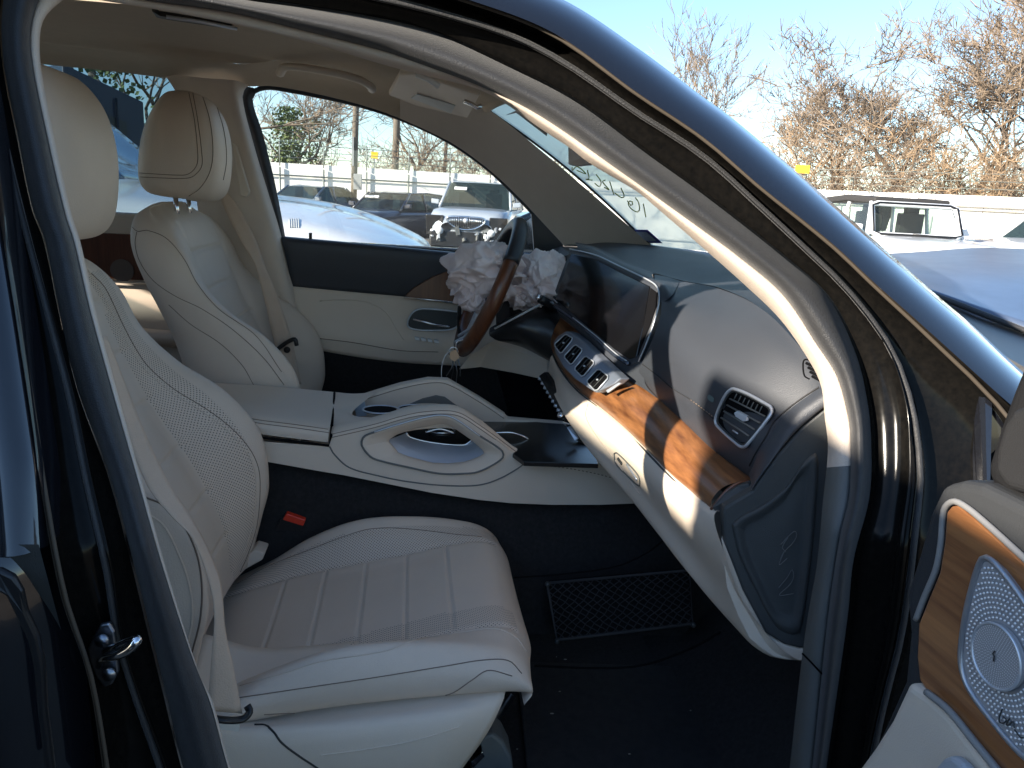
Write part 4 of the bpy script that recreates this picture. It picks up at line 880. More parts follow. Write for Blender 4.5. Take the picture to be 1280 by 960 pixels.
for pth in ([(716, 208), (716, 212), (722, 207), (733, 216), (722, 212)], [(735, 212), (737, 222), (733, 223), (741, 224)], [(746, 217), (752, 226), (750, 232), (744, 228)], [(757, 224), (754, 226), (762, 236), (756, 233)], [(763, 226), (768, 242)],
            [(769, 240), (778, 246), (781, 244), (777, 234)], [(785, 250), (790, 256), (792, 252), (788, 250), (786, 254), (790, 260), (797, 264), (800, 262), (799, 252), (795, 246)], [(805, 254), (808, 270)]):
    seam(tW, pth, .0015, mat('yellow green marker', (.33, .36, .06), .6), wsc, name='marker_stroke', n=18, lift=.003)
WP = mkplane(on(tW, 700, 200, 0), on(tW, 800, 272, 0), on(tW, 770, 262, 0))
st4 = WP( [(789, 287), (809, 287), (828, 304), (806, 304)], .03)
stk = slab('inspection_sticker', st4, (.001, 0, 0), mat('blue sticker', (.05, .06, .42), .5), wsc, bevel=0)
c = sum(st4, Vector())/4; slab('sticker_face', [c+(p-c)*.68+Vector((-.004, -.004, 0)) for p in st4], (.001, 0, 0), mat('sticker print', (.50, .56, .68), .6, var=.5, vscale=150), stk, bevel=0)
rm = slab('rear_view_mirror', [PY(709, 182, 1.62), PY(709, 205, 1.62), PY(714, 208, 1.62), PY(728, 206, 1.60), PY(765, 200, 1.5), PY(765, 180, 1.5)], (.02, .0, 0), mat('pinkish grey plastic', (.62, .55, .52), .5), wsc, bevel=.004)
# door striker on the centre pillar
strk = slab('striker_plate', [PS(a, b, .030) for a, b in [(117, 795), (125, 781), (136, 779), (143, 790), (146, 815), (148, 840), (140, 856), (130, 860), (120, 848), (112, 828), (109, 812)]], (0, .006, 0), steel, jam, bevel=.002)
for q in ((128, 800), (137, 842)):
    V, Fc = disc_geo(PS(*q, .026), (0, -1, 0), .0068, .003); add('bolt', V, Fc, steel, strk)
tube('striker_loop', [PS(125, 832, .026), PS(128, 824, .010)]+[PS(a, b, o_) for a, b, o_ in [(145, 820, -.012), (162, 812, -.02), (172, 800, -.02), (164, 801, -.01), (148, 808, 0), (132, 814, .02)]], .0042, chrome, strk, smoothn=50, n=10)
# rear door skin on the outside, left of the pillar
L1 = [(95, 1000), (80, 870), (64, 761), (45, 600), (37, 540), (18, 412), (0, 300), (-16, 200), (-32, 100), (-50, 0)]
e1 = lift(L1, -.004)
BELT = 1.03
lo_ = [p for p in cr(e1, 60) if p.z < BELT]; hi_ = [p for p in cr(e1, 60) if p.z >= BELT-.02]
def back(l, ds, dy=0): return [[Vector((p.x-d, side(p.z)-.012-.015*min(1, d)+dy, p.z)) for p in l] for d in ds]
rdr = loft('rear_door_skin', [[p+Vector((0, .05, 0)) for p in lo_], [p+Vector((0, .006, 0)) for p in lo_], [p+Vector((-.005, -.001, 0)) for p in lo_]]+back(lo_, (.03, .3, .8, 1.4, 1.9)), paint, CAR, 60, 24)
loft('window_frame', [[p+Vector((0, .05, 0)) for p in hi_], [p+Vector((0, .006, 0)) for p in hi_], [p+Vector((-.004, 0, 0)) for p in hi_]]+back(hi_, (.015, .035))+back(hi_, (.038,), .03), paint, rdr, 40, 14)
ztop = max(p.z for p in hi_); xb = hi_[-1].x if hi_[-1].z < hi_[0].z else hi_[0].x; xt = max(hi_, key=lambda p: p.z).x
fp = [(-2.3, ztop-.10), (-1.6, ztop-.02), (-1.0, ztop), (xt, ztop)]
loft('window_rail', [[Vector((x, side(z)+.0, z+.05)) for x, z in fp], [Vector((x, side(z)-.01, z)) for x, z in fp], [Vector((x, side(z)+.02, z-.03)) for x, z in fp]], paint, rdr, 20, 6, solid=.01, off=-1)
add('rear_glass', [(-2.2, side(BELT)+.02, BELT), (xb-.05, side(BELT)+.02, BELT), (xt-.05, side(ztop)+.02, ztop-.02), (-2.2, side(ztop)+.02, ztop-.08)], [(0, 1, 2, 3)], glassmat('rear door glass', (.85, .87, .84), dirt=.02), rdr, smooth=False)
loft('beltline_ledge', [[Vector((x, side(BELT)-.012, BELT)) for x in (-2.3, -1.2, xb)], [Vector((x, side(BELT)+.025, BELT)) for x in (-2.3, -1.2, xb)], [Vector((x, side(BELT)+.025, BELT-.5)) for x in (-2.3, -1.2, xb)]], dplas, rdr, 8, 4, smooth_v=False)
loft('door_gap', [lift([(a-14, b) for a, b in L1 if b > 400], .055), lift([(a+65, b) for a, b in L1 if b > 400], .095)], hole, rdr, 40, 3)
slab('door_moulding', [PS(a, b, -.012) for a, b in [(-20, 705), (5, 707), (22, 716), (32, 735), (38, 760), (52, 790), (60, 830), (62, 880), (72, 960), (60, 960), (50, 880), (46, 830), (38, 795), (24, 765), (12, 740), (-20, 725)]], (0, -.008, 0), black, rdr, bevel=.003)
# side shell below and behind: keeps the cabin closed
slab('sill', [(-.62, .70, .48), (.62, .70, .48), (.62, .70, .30), (-.62, .70, .30)], (0, .12, 0), jamb, CAR, bevel=.02)
slab('tailgate', [(-2.5, .85, .4), (-2.5, 2.5, .4), (-2.42, 2.4, 1.25), (-2.42, .9, 1.25)], (-.04, 0, 0), paint, CAR, bevel=.01)
for x_ in (-2.42,): add('rear_window', [(x_, .95, 1.25), (x_, 2.35, 1.25), (x_+.15, 2.3, 1.62), (x_+.15, 1.0, 1.55)], [(0, 1, 2, 3)], g_rear, CAR, smooth=False)
slab('far_flank', [(-2.5, 2.50, 1.24), (.6, 2.50, 1.20), (.6, 2.50, .35), (-2.5, 2.50, .35)], (0, .04, 0), paint, CAR, bevel=.01)
# inner B pillar shell behind the near belt
# bonnet, cowl and wing
bon = loft('bonnet', [nf((1090, 318, 2.35), (1160, 314, 2.3), (1220, 310, 2.25), (1300, 312, 2.2), (1420, 322, 2.1)), nf((1110, 330, 1.9), (1190, 338, 1.8), (1250, 345, 1.7), (1320, 355, 1.6), (1460, 390, 1.5)), nf((1120, 348, 1.6), (1175, 368, 1.5), (1225, 387, 1.42), (1300, 414, 1.30), (1480, 480, 1.2))], bonpaint, CAR, 40, 30, solid=.006, off=-1)
loft('cowl', [nf((1150, 362, 1.55), (1200, 382, 1.47), (1300, 418, 1.32)), nf((1160, 380, 1.42), (1215, 402, 1.35), (1300, 440, 1.2)), nf((1180, 400, 1.25), (1230, 430, 1.15), (1300, 470, 1.05))], black, CAR, 20, 10)
tube('cowl_seal', nf((1165, 368, 1.49), (1200, 381, 1.44), (1235, 395, 1.38), (1300, 421, 1.28)), .006, rubber, CAR, smoothn=20)
slab('wing', [PS(1230, 470, .02), PS(1300, 520, .02), Vector((1.6, .74, 1.10)), Vector((1.6, .72, .45)), Vector((.66, .70, .45)), PS(1240, 700, .02)], (0, .03, 0), paint, CAR, bevel=.01)

# ---- near front door, swung open: its inner face looks back along the car
XD = .50
def DX(l, o=0): return [PX(a, b, XD+o) for a, b in l]
fd = slab('front_door', DX([(1076, 965), (1104, 905), (1128, 850), (1134, 790), (1130, 742), (1146, 690), (1160, 640), (1176, 606), (1200, 600), (1226, 604), (1300, 640), (1420, 700), (1420, 1100), (1060, 1100)]), (.05, 0, 0), mat('dark upper door plastic', (.040, .042, .045), .55, spec=.2, bump=.3, bscale=900, var=.08, vscale=6), CAR, bevel=.01, segs=4)
fd['label'] = 'open door with wood inlay and silver speaker grille'
wi = [(1183, 640), (1190, 632), (1198, 632), (1220, 650), (1300, 722), (1420, 840), (1420, 1100), (1320, 1060), (1258, 985), (1220, 930), (1190, 890), (1160, 866), (1149, 850), (1146, 820), (1148, 780), (1160, 750), (1174, 716), (1180, 680)]
slab('wood_inlay', DX(wi, -.006), (.01, 0, 0), woodmat('walnut door inlay', (.17, .06, .022), (.40, .17, .06), 1), fd, bevel=.002)
# pale border of the inlay
tube('inlay_border', DX([(1300, 716), (1222, 645), (1198, 628), (1188, 628), (1180, 638), (1176, 680), (1170, 712), (1156, 746), (1145, 775)], -.004), .003, mat('satin grey trim', (.25, .245, .24), .35), fd, smoothn=50, n=10)
gp = [(1228, 700), (1236, 699), (1250, 712), (1275, 745), (1300, 785), (1340, 850), (1340, 1010), (1300, 962), (1270, 935), (1225, 880), (1208, 852), (1202, 825), (1206, 780), (1216, 735)]
grl = slab('speaker_grille', DX(gp, -.012), (.008, 0, 0), mat('grille silver', (.42, .42, .44), .36, metal=.35), fd, bevel=.002)
tube('grille_rim', DX([((a-1265)*1.01+1265, (b-830)*1.01+830) for a, b in gp], -.012), .0028, mat('grille rim', (.42, .43, .46), .35, metal=.7), grl, closed=True, smoothn=80)
# raised studs of the grille, in rings round the tweeter
ctr = PX(1251, 820, XD-.013); ux = (PX(1261, 820, XD-.013)-ctr).normalized(); uy = Vector((1, 0, 0)).cross(ux).normalized()
if uy.z < 0: uy = -uy
def inside(q, poly):
    c = False; n = len(poly)
    for i in range(n):
        a, b = poly[i], poly[i-1]
        if (a[1] > q[1]) != (b[1] > q[1]) and q[0] < (b[0]-a[0])*(q[1]-a[1])/(b[1]-a[1])+a[0]: c = not c
    return c
def projp(p):
    v = p-EYE; z = v.dot(fw); return 640+F*v.dot(rt)/z, 480-F*v.dot(up)/z
studs, dots = [], []
R0 = .026
poly_in = [((a-1265)*.93+1265, (b-830)*.95+830) for a, b in gp]
k = 0; r_ = R0*1.16
while r_ < .16:
    n = int(2*math.pi*r_/.0042); ph = (k % 2)*math.pi/n
    for j in range(n):
        a = 2*math.pi*j/n+ph; p = ctr+ux*(math.cos(a)*r_)+uy*(math.sin(a)*r_); q = projp(p)
        if inside(q, poly_in) and q[0] < 1300 and q[1] < 985: studs.append(p)
    r_ += .0040; k += 1
gs = []
for p in studs:
    s = .00125; b = [p+ux*(math.cos(t)*s)+uy*(math.sin(t)*s) for t in (0, 1.05, 2.1, 3.14, 4.19, 5.24)]
    gs.append((b+[p+Vector((-.0016, 0, 0))], [(i, (i+1) % 6, 6) for i in range(6)]))
V, Fc = merge(gs); sm = tag(add('grille_stud', V, Fc, mat('stud silver', (.78, .78, .80), .3, metal=.4), grl), kind='stuff')
V, Fc = tube_geo([ctr, ctr+Vector((-.005, 0, 0))], R0, 48); tw = add('tweeter_cap', V, Fc, mat('grille silver', (.42, .42, .44), .36, metal=.35), grl, smooth=False)
tube('tweeter_ring', [ctr+Vector((-.005, 0, 0))+ux*(math.cos(a)*R0)+uy*(math.sin(a)*R0) for a in [2*math.pi*i/60 for i in range(60)]], .0013, satin, grl, closed=True)
gs = []
for k in range(2, 15):
    r_ = R0*k/15.2; n = int(2*math.pi*r_/.0024)
    for j in range(n):
        a = 2*math.pi*j/n+(k % 2)*.5*2*math.pi/n; p = ctr+Vector((-.0053, 0, 0))+ux*(math.cos(a)*r_)+uy*(math.sin(a)*r_); s = .0007
        b = [p+ux*(math.cos(t)*s)+uy*(math.sin(t)*s) for t in (0, 1.57, 3.14, 4.71)]
        gs.append((b, [(0, 1, 2, 3)]))
V, Fc = merge(gs); tag(add('cap_perforation', V, Fc, MATS['stud silver'], grl), kind='stuff')
tube('tweeter_mark', [ctr+Vector((-.006, 0, 0))+ux*a+uy*b for a, b in [(-.002, -.004), (0, 0), (-.001, .002), (.002, .004)]], .0006, black, grl)
# script on the grille
for pth in ([(1253, 886), (1250, 894), (1249, 902), (1254, 904), (1258, 900), (1254, 896)], [(1262, 898), (1258, 906), (1263, 906)], [(1262, 906), (1266, 902), (1268, 910)], [(1268, 912), (1276, 922), (1279, 922)]):
    tube('grille_script', DX(pth, -.0145), .0006, dplas, grl, smoothn=14)
# lower cream part with its metal edge
lw = slab('lower_panel', DX([(1135, 850), (1143, 858), (1158, 868), (1185, 892), (1215, 930), (1250, 976), (1300, 1050), (1300, 1150), (1050, 1150), (1066, 968), (1090, 935), (1112, 900)], -.014), (.02, 0, 0), beigeplas, fd, bevel=.008, segs=3)
tube('panel_edge', DX([(1158, 865), (1186, 888), (1217, 926), (1255, 974), (1290, 1030)], -.014), .0035, mat('satin grey trim', (.38, .37, .36), .35), fd, smoothn=30)
slab('door_pull', DX([(1168, 960), (1178, 948), (1188, 944), (1200, 954), (1215, 975), (1200, 1000), (1165, 990)], -.03), (.012, 0, 0), mat('bluish cream plastic', (.40, .42, .45), .35), fd, bevel=.004)
# exterior mirror foot above the door
mb = slab('mirror_foot', DX([(1221, 604), (1226, 575), (1240, 530), (1255, 488), (1268, 455), (1285, 425), (1400, 380), (1400, 700), (1300, 660), (1280, 648), (1245, 622)], .015), (.06, 0, 0), mat('black mirror plastic', (.014, .014, .015), .6, spec=.12, bump=.3, bscale=900), fd, bevel=.02, segs=5)
slab('mirror_cover', DX([(1240, 590), (1243, 560), (1252, 530), (1264, 512), (1285, 503), (1400, 500), (1400, 640), (1300, 625), (1256, 612)], .005), (.02, 0, 0), mat('grey mirror plastic', (.022, .022, .023), .5, spec=.2, bump=.3, bscale=900), mb, bevel=.008, segs=4)
# ================================================================== outside: vehicles, fence, poles, trees
tyre = mat('dusty tyre', (.03, .03, .03), .85); rimm = mat('alloy wheel', (.35, .35, .36), .4, metal=.8)
lamp = mat('lamp glass', (.55, .57, .58), .15); inter = mat('dim cabin', (.012, .014, .014), .8)
def carpaint(n, c): return mat(n, c, .28, coat=.8, var=.08, vscale=4)
def bgcar(name, pos, yaw, paintm, label, cat, L=4.6, W=1.8, Hh=1.5, hood=.95, belt=1.0, fx=.78, wbase=.50, rf=.12, rr=-1.1, wr=-1.9, glass=None, soft=None, lamps=True, group=None):
    c, s = math.cos(yaw), math.sin(yaw)
    T = lambda x, y, z: Vector((pos[0]+c*x-s*y, pos[1]+s*x+c*y, pos[2]+z))
    root = empty(name, pos, label=label, cat=cat, group=group)
    h = L/2; w = W/2; glass = glass or g_bg
    st = [(h, .62, .42, hood-.32), (h-.06, .82, .28, hood-.16), (h-.35, .95, .22, hood-.03), (h-.9, 1, .22, hood+.02), (fx+.05, 1, .22, belt), (0, 1, .22, belt+.01), (wr*.7, 1, .22, belt+.03), (-h+.5, .99, .24, belt+.02), (-h+.1, .93, .28, belt-.05), (-h, .8, .42, belt-.2)]
    secs = []
    for x, k, z0, z1 in st:
        ww = w*k; half = [(0, z1+.03), (ww*.75, z1+.015), (ww*.94, z1-.03), (ww, z1-.16), (ww, (z0+z1)/2), (ww*.97, z0+.12), (ww*.85, z0)]
        secs.append([T(x, y, z) for y, z in half]+[T(x, -y, z) for y, z in reversed(half[1:])])
    S = [cr(q, 30, closed=True) for q in secs]; rows = [[cr([q[j] for q in S], 26)[i] for j in range(30)] for i in range(26)]
    cols = [cr([q[j] for q in S], 26) for j in range(30)]; rows = [[cc_[i] for cc_ in cols] for i in range(26)]
    V, Fc, uv = grid(rows, closed_v=True); Fc += [tuple(range(30)), tuple(range(25*30+29, 25*30-1, -1))]
    add('body', V, Fc, paintm, root)
    wt = w*.78; wb = w*.93; zr = Hh-.04
    b = [(fx, wb, belt), (wr, wb, belt+.02)]; rA, rB = rf, rr
    roofp = [T(rA, wt*.93, zr-.03), T(rA, -wt*.93, zr-.03), T((rA+rB)/2, -wt, zr+.02), T(rB, -wt*.95, zr-.02), T(rB, wt*.95, zr-.02), T((rA+rB)/2, wt, zr+.02)]
    slab('roof', roofp, (0, 0, .11 if soft else .05), soft or paintm, root, bevel=.03, segs=3)
    q = lambda *p: [T(*a) for a in p]
    add('windscreen', q((fx, wb*.93, belt+.01), (fx+.08, 0, belt+.01), (fx, -wb*.93, belt+.01), (rA, -wt*.9, zr), (rA+.03, 0, zr+.01), (rA, wt*.9, zr)), [(0, 1, 4, 5), (1, 2, 3, 4)], glass, root, smooth=False)
    add('rear_window', q((wr, wb*.9, belt+.03), (wr, -wb*.9, belt+.03), (rB, -wt*.9, zr), (rB, wt*.9, zr)), [(0, 1, 2, 3)], glass, root, smooth=False)
    mx_ = (fx+wr)/2+.1
    for sg in (1, -1):
        for xa, xb, ta, tb in ((fx-.06, mx_+.03, rA-.03, mx_+.05), (mx_-.03, wr+.1, mx_-.02, rB+.03)):
            add('side_window', q((xa, sg*wb, belt+.02), (xb, sg*wb, belt+.02), (tb, sg*wt*.98, zr-.02), (ta, sg*wt*.98, zr-.02)), [(0, 1, 2, 3)], glass, root, smooth=False)
        for (xa, ta) in ((fx, rA), (mx_, mx_+.02), (wr, rB)): tube('pillar', q((xa, sg*wb*.98, belt), (ta, sg*wt, zr)), .035, paintm, root, n=6)
        slab('wing_mirror', q((fx-.1, sg*(wb+.02), belt+.06), (fx-.1, sg*(wb+.22), belt+.08), (fx-.1, sg*(wb+.22), belt+.2), (fx-.1, sg*(wb+.02), belt+.18)), T(-.08, 0, 0)-T(0, 0, 0), paintm, root, bevel=.02)
        if lamps: V, Fc = sph_geo(T(h-.22, sg*w*.68, hood-.20), .13, 12, 8, 1, 1, .8); add('headlight', V, Fc, lamp, root)
        for xw in (h-.85, -h+.85):
            wh = tube('wheel', [T(xw, sg*(w-.20), .33), T(xw, sg*(w-.01), .33)], .33, tyre, root, n=22)
            V, Fc = tube_geo([T(xw, sg*(w-.03), .33), T(xw, sg*(w+.005), .33)], .21, 16); add('rim', V, Fc, rimm, wh)
    for y in (-.36, .36):
        V, Fc = box_geo(T(fx-.95, y, belt+.12), (.14, .42, .55), rz=yaw); V2, F2 = box_geo(T(fx-.95, y, belt+.42), (.1, .24, .16), rz=yaw); V, Fc = merge([(V, Fc), (V2, F2)]); add('seat', V, Fc, inter, root, smooth=False, bevel=.02)
    return root, T
def at(px, d): p = ray(px, 300); k = d/math.hypot(p.x, p.y); return Vector((p.x*k, p.y*k, 0))
# damaged silver suv facing us
silver = carpaint('silver blue paint', (.36, .40, .45)); 
bk_, T = bgcar('damaged_silver_suv', at(600, 21.0), R(-103), silver, 'silver suv with its front bumper torn off, in front of the white fence', 'suv', L=5.0, W=2.0, Hh=1.84, hood=1.12, belt=1.16, fx=1.15, rf=.45, rr=-2.0, wr=-2.35, lamps=False)
gs = []
oval = [T(2.50+.03*math.cos(a), .46*math.cos(a), .86+.15*math.sin(a)+(.04*math.cos(2*a))) for a in [2*math.pi*k/40 for k in range(40)]]
slab('grille', oval, T(.03, 0, 0)-T(0, 0, 0), black, bk_, bevel=.01); tube('grille_frame', [p+(T(.04, 0, 0)-T(0, 0, 0)) for p in oval], .022, chrome, bk_, closed=True)
for k in range(-9, 10):
    y = k*.044; hgt = .14*math.sqrt(max(0, 1-(y/.46)**2)); tube('grille_bar', [T(2.56, y, .86-hgt), T(2.57, y, .86+hgt)], .010, chrome, bk_, n=6)
V, Fc = disc_geo(T(2.57, 0, .88), T(1, 0, 0)-T(0, 0, 0), .06, .02); add('grille_emblem', V, Fc, satin, bk_)
slab('bare_front', [T(2.47, -.85, .62), T(2.47, .85, .62), T(2.47, .85, .25), T(2.47, -.85, .25)], T(.06, 0, 0)-T(0, 0, 0), black, bk_, bevel=.02)
slab('bare_wing', [T(2.30, .55, .98), T(2.30, .98, .98), T(2.2, .98, .5), T(2.3, .55, .6)], T(.2, 0, 0)-T(0, 0, 0), black, bk_, bevel=.02)
slab('bare_wing', [T(2.30, -.55, .98), T(2.30, -.98, .98), T(2.2, -.98, .5), T(2.3, -.55, .6)], T(.2, 0, 0)-T(0, 0, 0), black, bk_, bevel=.02)
rnd = random.Random(2)
for k in range(16):
    y = rnd.uniform(-.9, .9); z = rnd.uniform(.35, .75); V, Fc = box_geo(T(2.56, y, z), (.05, rnd.uniform(.05, .2), rnd.uniform(.02, .1)), rz=rnd.uniform(0, 3), rx=rnd.uniform(0, 3)); add('debris', V, Fc, rnd.choice([lamp, gplas, satin]), bk_, smooth=False)
for y in (-.62, .62): V, Fc = tube_geo([T(2.54, y, .62), T(2.60, y, .62)], .09, 16); add('fog_lamp', V, Fc, lamp, bk_)
slab('roof_rack', [T(.3, .7, 1.84), T(-1.9, .7, 1.84), T(-1.9, .66, 1.9), T(.3, .66, 1.88)], T(0, -.03, 0)-T(0, 0, 0), satin, bk_, bevel=.005)
slab('windscreen_sticker', [T(.72, -.62, 1.60), T(.66, -.62, 1.66), T(.66, -.30, 1.66), T(.72, -.30, 1.60)], T(.02, 0, .02)-T(0, 0, 0), mat('white sticker', (.8, .8, .8), .5), bk_, bevel=0)
# dark small hatchback
hb, T = bgcar('dark_hatchback', at(492, 22.5), R(-123), carpaint('dark blue paint', (.025, .03, .05)), 'small black hatchback parked between the pole and the silver suv', 'car', L=4.1, W=1.74, Hh=1.47, hood=.93, belt=.97, fx=.85, rf=.25, rr=-1.6, wr=-1.95)
slab('windscreen_sticker', [T(.55, -.15, 1.28), T(.5, -.15, 1.33), T(.5, -.6, 1.33), T(.55, -.6, 1.28)], T(.02, 0, .02)-T(0, 0, 0), MATS['white sticker'], hb, bevel=0)
# grey blue sedan at the left
bgcar('grey_sedan', at(383, 26), R(-122), carpaint('grey blue paint', (.10, .13, .17)), 'grey blue sedan behind the white bonnet, left of the pole', 'sedan', L=4.8, W=1.82, Hh=1.55, hood=.98, belt=1.03, fx=.75, rf=.0, rr=-1.15, wr=-1.85)
# white suv parked alongside the driver's door
wp_ = carpaint('white paint', (.80, .81, .82))
wsuv = empty('white_suv', (-1.0, 4.6, 0), label='white suv parked close alongside the driver door, its bonnet filling the window', cat='suv')
crest_ = [(20, 205), (120, 214), (200, 228), (270, 238), (335, 248), (380, 254), (420, 262), (455, 272), (480, 281), (505, 292), (530, 305), (540, 316), (545, 335)]
cA = pts(crest_, 4.6); cN = [Vector((p.x, 4.05, p.z-.045)) for p in cA]; cE = [Vector((p.x, 3.78, p.z-.13)) for p in cA]; cD = [Vector((p.x, 3.70, max(.5, p.z-.55))) for p in cA]; cB = [Vector((p.x, 3.72, .4)) for p in cA]
cF = [Vector((p.x, 5.3, p.z-.06)) for p in cA]; cG = [Vector((p.x, 5.5, .4)) for p in cA]
loft('bonnet', [cB, cD, cE, cN, cA, cF, cG], wp_, wsuv, 60, 50)
tWS = bvh([o for o in wsuv.children])
for k in range(5):
    a = 362+k*2.8; seam(tWS, [(a, 274), (a+.5, 285)], .004, mat('faint grey reflection', (.45, .47, .48), .6), wsuv, name='barcode_reflection', n=5)  # modelled strips imitate a faint barcode-like reflection
wg_ = mat('windscreen with painted sky blue', (.02, .07, .16), .08, coat=1)  # blue base colour stands in for sky reflected in dark glass
loft('windscreen', [[PY(150, 222, 3.95), PY(196, 227, 4.6), PY(228, 233, 5.2)], [PY(95, 165, 3.95), PY(140, 186, 4.6), PY(176, 186, 5.2)], [PY(40, 110, 3.95), PY(80, 118, 4.6), PY(118, 138, 5.2)], [PY(0, 60, 3.95), PY(40, 70, 4.6), PY(70, 98, 5.2)]], wg_, wsuv, 12, 12, solid=.01)
slab('cabin', [(-6.0, 3.9, 1.25), (-2.2, 3.9, 1.25), (-2.6, 4.0, 1.8), (-5.8, 4.0, 1.8)], (0, 1.4, 0), wg_, wsuv, bevel=.03)
slab('side_body', [(-6.3, 3.75, 1.30), (-1.7, 3.75, 1.34), (-1.7, 3.75, .4), (-6.3, 3.75, .4)], (0, 1.75, 0), wp_, wsuv, bevel=.04)
slab('roof', [(-5.9, 3.95, 1.82), (-2.7, 3.95, 1.82), (-2.7, 5.35, 1.82), (-5.9, 5.35, 1.82)], (0, 0, .05), wp_, wsuv, bevel=.02)
tube('wheel', [(-.6, 3.72, .36), (-.6, 3.95, .36)], .36, tyre, wsuv, n=24)
# dark box truck further off
tk = empty('box_truck', at(150, 15), label='dark box truck body standing behind the white suv', cat='truck')
A, B = at(95, 15), at(189, 15.5); dv = (B-A); nrm = Vector((dv.y, -dv.x, 0)).normalized()*-1
navy = mat('navy truck side', (.012, .022, .05), .35)
slab('truck_box', [A+Vector((0, 0, 3.15)), B+Vector((0, 0, 2.72)), B+Vector((0, 0, .8)), A+Vector((0, 0, .8))], nrm*2.4, navy, tk, bevel=.02)
slab('truck_window', [A.lerp(B, .35)-nrm*.02+Vector((0, 0, 2.5)), A.lerp(B, .75)-nrm*.02+Vector((0, 0, 2.35)), A.lerp(B, .75)-nrm*.02+Vector((0, 0, 1.9)), A.lerp(B, .35)-nrm*.02+Vector((0, 0, 2.0))], nrm*.01, black, tk, bevel=0)
slab('chassis', [A+Vector((0, 0, .8)), B+Vector((0, 0, .8)), B+Vector((0, 0, .55)), A+Vector((0, 0, .55))], nrm*2.2, black, tk, bevel=0)
for t in (.2, .8):
    p = A.lerp(B, t)+Vector((0, 0, .45)); tube('wheel', [p, p+nrm*.3], .45, tyre, tk, n=20)
tube('truck_marker', [A.lerp(B, .62)-nrm*.05+Vector((0, 0, 2.72)), A.lerp(B, .62)-nrm*.05+Vector((0, 0, .9))], .02, black, tk)
# white open-top off-roader
jg = glassmat('clear far glass', (.75, .85, .80), dirt=.10)
jp, T = bgcar('white_off_roader', at(1122, 14.6), R(-97), carpaint('white paint', (.8, .81, .82)), 'white off-roader with black soft top, seen over the blue bonnet', 'jeep', L=4.2, W=1.72, Hh=1.72, hood=1.10, belt=1.14, fx=.55, rf=.28, rr=-1.7, wr=-1.85, glass=jg, soft=mat('black canvas', (.035, .033, .032), .8, bump=.5, bscale=40))
loop = [T(.60, .72, 1.17), T(.60, -.72, 1.17), T(.34, -.69, 1.66), T(.34, .69, 1.66)]
tube('windscreen_frame', [p for q in range(4) for p in (loop[q].lerp(loop[(q+1) % 4], .06), loop[q].lerp(loop[(q+1) % 4], .94))], .045, MATS['white paint'], jp, closed=True, n=10)
tube('windscreen_gasket', [p+(T(.03, 0, .01)-T(0, 0, 0)) for q in range(4) for p in (loop[q].lerp(loop[(q+1) % 4], .08), loop[q].lerp(loop[(q+1) % 4], .92))], .022, black, jp, closed=True, n=8)
tube('wiper', [T(.66, .5, 1.18), T(.66, -.1, 1.20)], .012, black, jp)
slab('windscreen_sticker', [T(.45, .60, 1.50), T(.45, .28, 1.50), T(.38, .28, 1.60), T(.38, .60, 1.60)], T(.02, 0, .01)-T(0, 0, 0), MATS['white sticker'], jp, bevel=0)
slab('soft_top_rear', [T(-1.7, .7, 1.7), T(-1.9, .7, 1.2), T(-1.9, .4, 1.2), T(-1.7, .4, 1.7)], T(-.02, 0, 0)-T(0, 0, 0), MATS['black canvas'], jp, bevel=0)
bgcar('white_suv', at(1345, 16.5), R(185), MATS['white paint'], 'white suv at the far edge beyond the bonnet, only its nose showing', 'suv', L=4.8, W=1.85, Hh=1.75, hood=1.13, belt=1.2, fx=.75, rf=.2, rr=-1.9, wr=-2.2)

# fence: white panels between steel posts with rails, turning a corner
fw_ = mat('white fence sheet', (.88, .87, .83), .55, bump=.3, bscale=10, var=.06, vscale=1.2)
fpost = mat('galvanised fence post', (.22, .24, .22), .5, metal=.3)
gsteel = mat('pale steel', (.62, .60, .55), .5)
def fence(A, B, n, label, hgt, front=True, post_every=1, wires=True, posts=None):
    A, B = Vector(A), Vector(B); f = empty('fence', ((A+B)/2), label=label, cat='fence', group=None)
    d = (B-A); t = d.normalized(); nn = Vector((t.y, -t.x, 0));
    if nn.dot(A) > 0: nn = -nn
    for k in range(n):
        a, b = A+d*(k/n)+t*.01, A+d*((k+1)/n)-t*.01; sh = []
        m = 12
        for i in range(m+1):
            p = a.lerp(b, i/m)+nn*(.0015 if i % 2 else 0); sh.append(p)
        V = sh+[p+Vector((0, 0, hgt)) for p in sh]
        add('fence_panel', V, [(i, i+1, i+m+2, i+m+1) for i in range(m)], fw_, f, smooth=False, solid=.01)
    for k in range(0, n+1, post_every):
        p = A+d*(k/n)+nn*.10
        tube('fence_post', [p, p+Vector((0, 0, hgt-.15))], .035, posts or fpost, f, n=8)
        tube('wire_arm', [p+Vector((0, 0, hgt-.1)), p+Vector((0, 0, hgt+.75))-nn*.0], .02, posts or fpost, f, n=6)
    for z in (hgt-.42, .35): tube('fence_rail', [A+nn*.12+Vector((0, 0, z)), B+nn*.12+Vector((0, 0, z))], .028, posts or fpost, f, n=8)
    if wires:
        for z in (.2, .42, .64): tube('barbed_wire', [A+nn*.1+Vector((0, 0, hgt+z)), B+nn*.1+Vector((0, 0, hgt+z))], .010, fpost, f, n=4)
    return f, nn
def gz(px, py, z): p = PZ(px, py, z); return Vector((p.x, p.y, 0))
HT = 2.3
FA = gz(345, 203, HT); FB = PY(690, 226, FA.y+.5); FB.z = 0; dFA = (FA-FB).normalized()
FL = FA+dFA*18; 
FC = gz(1020, 237, HT); FD = gz(1280, 247, HT); dR = (FD-FC).normalized()
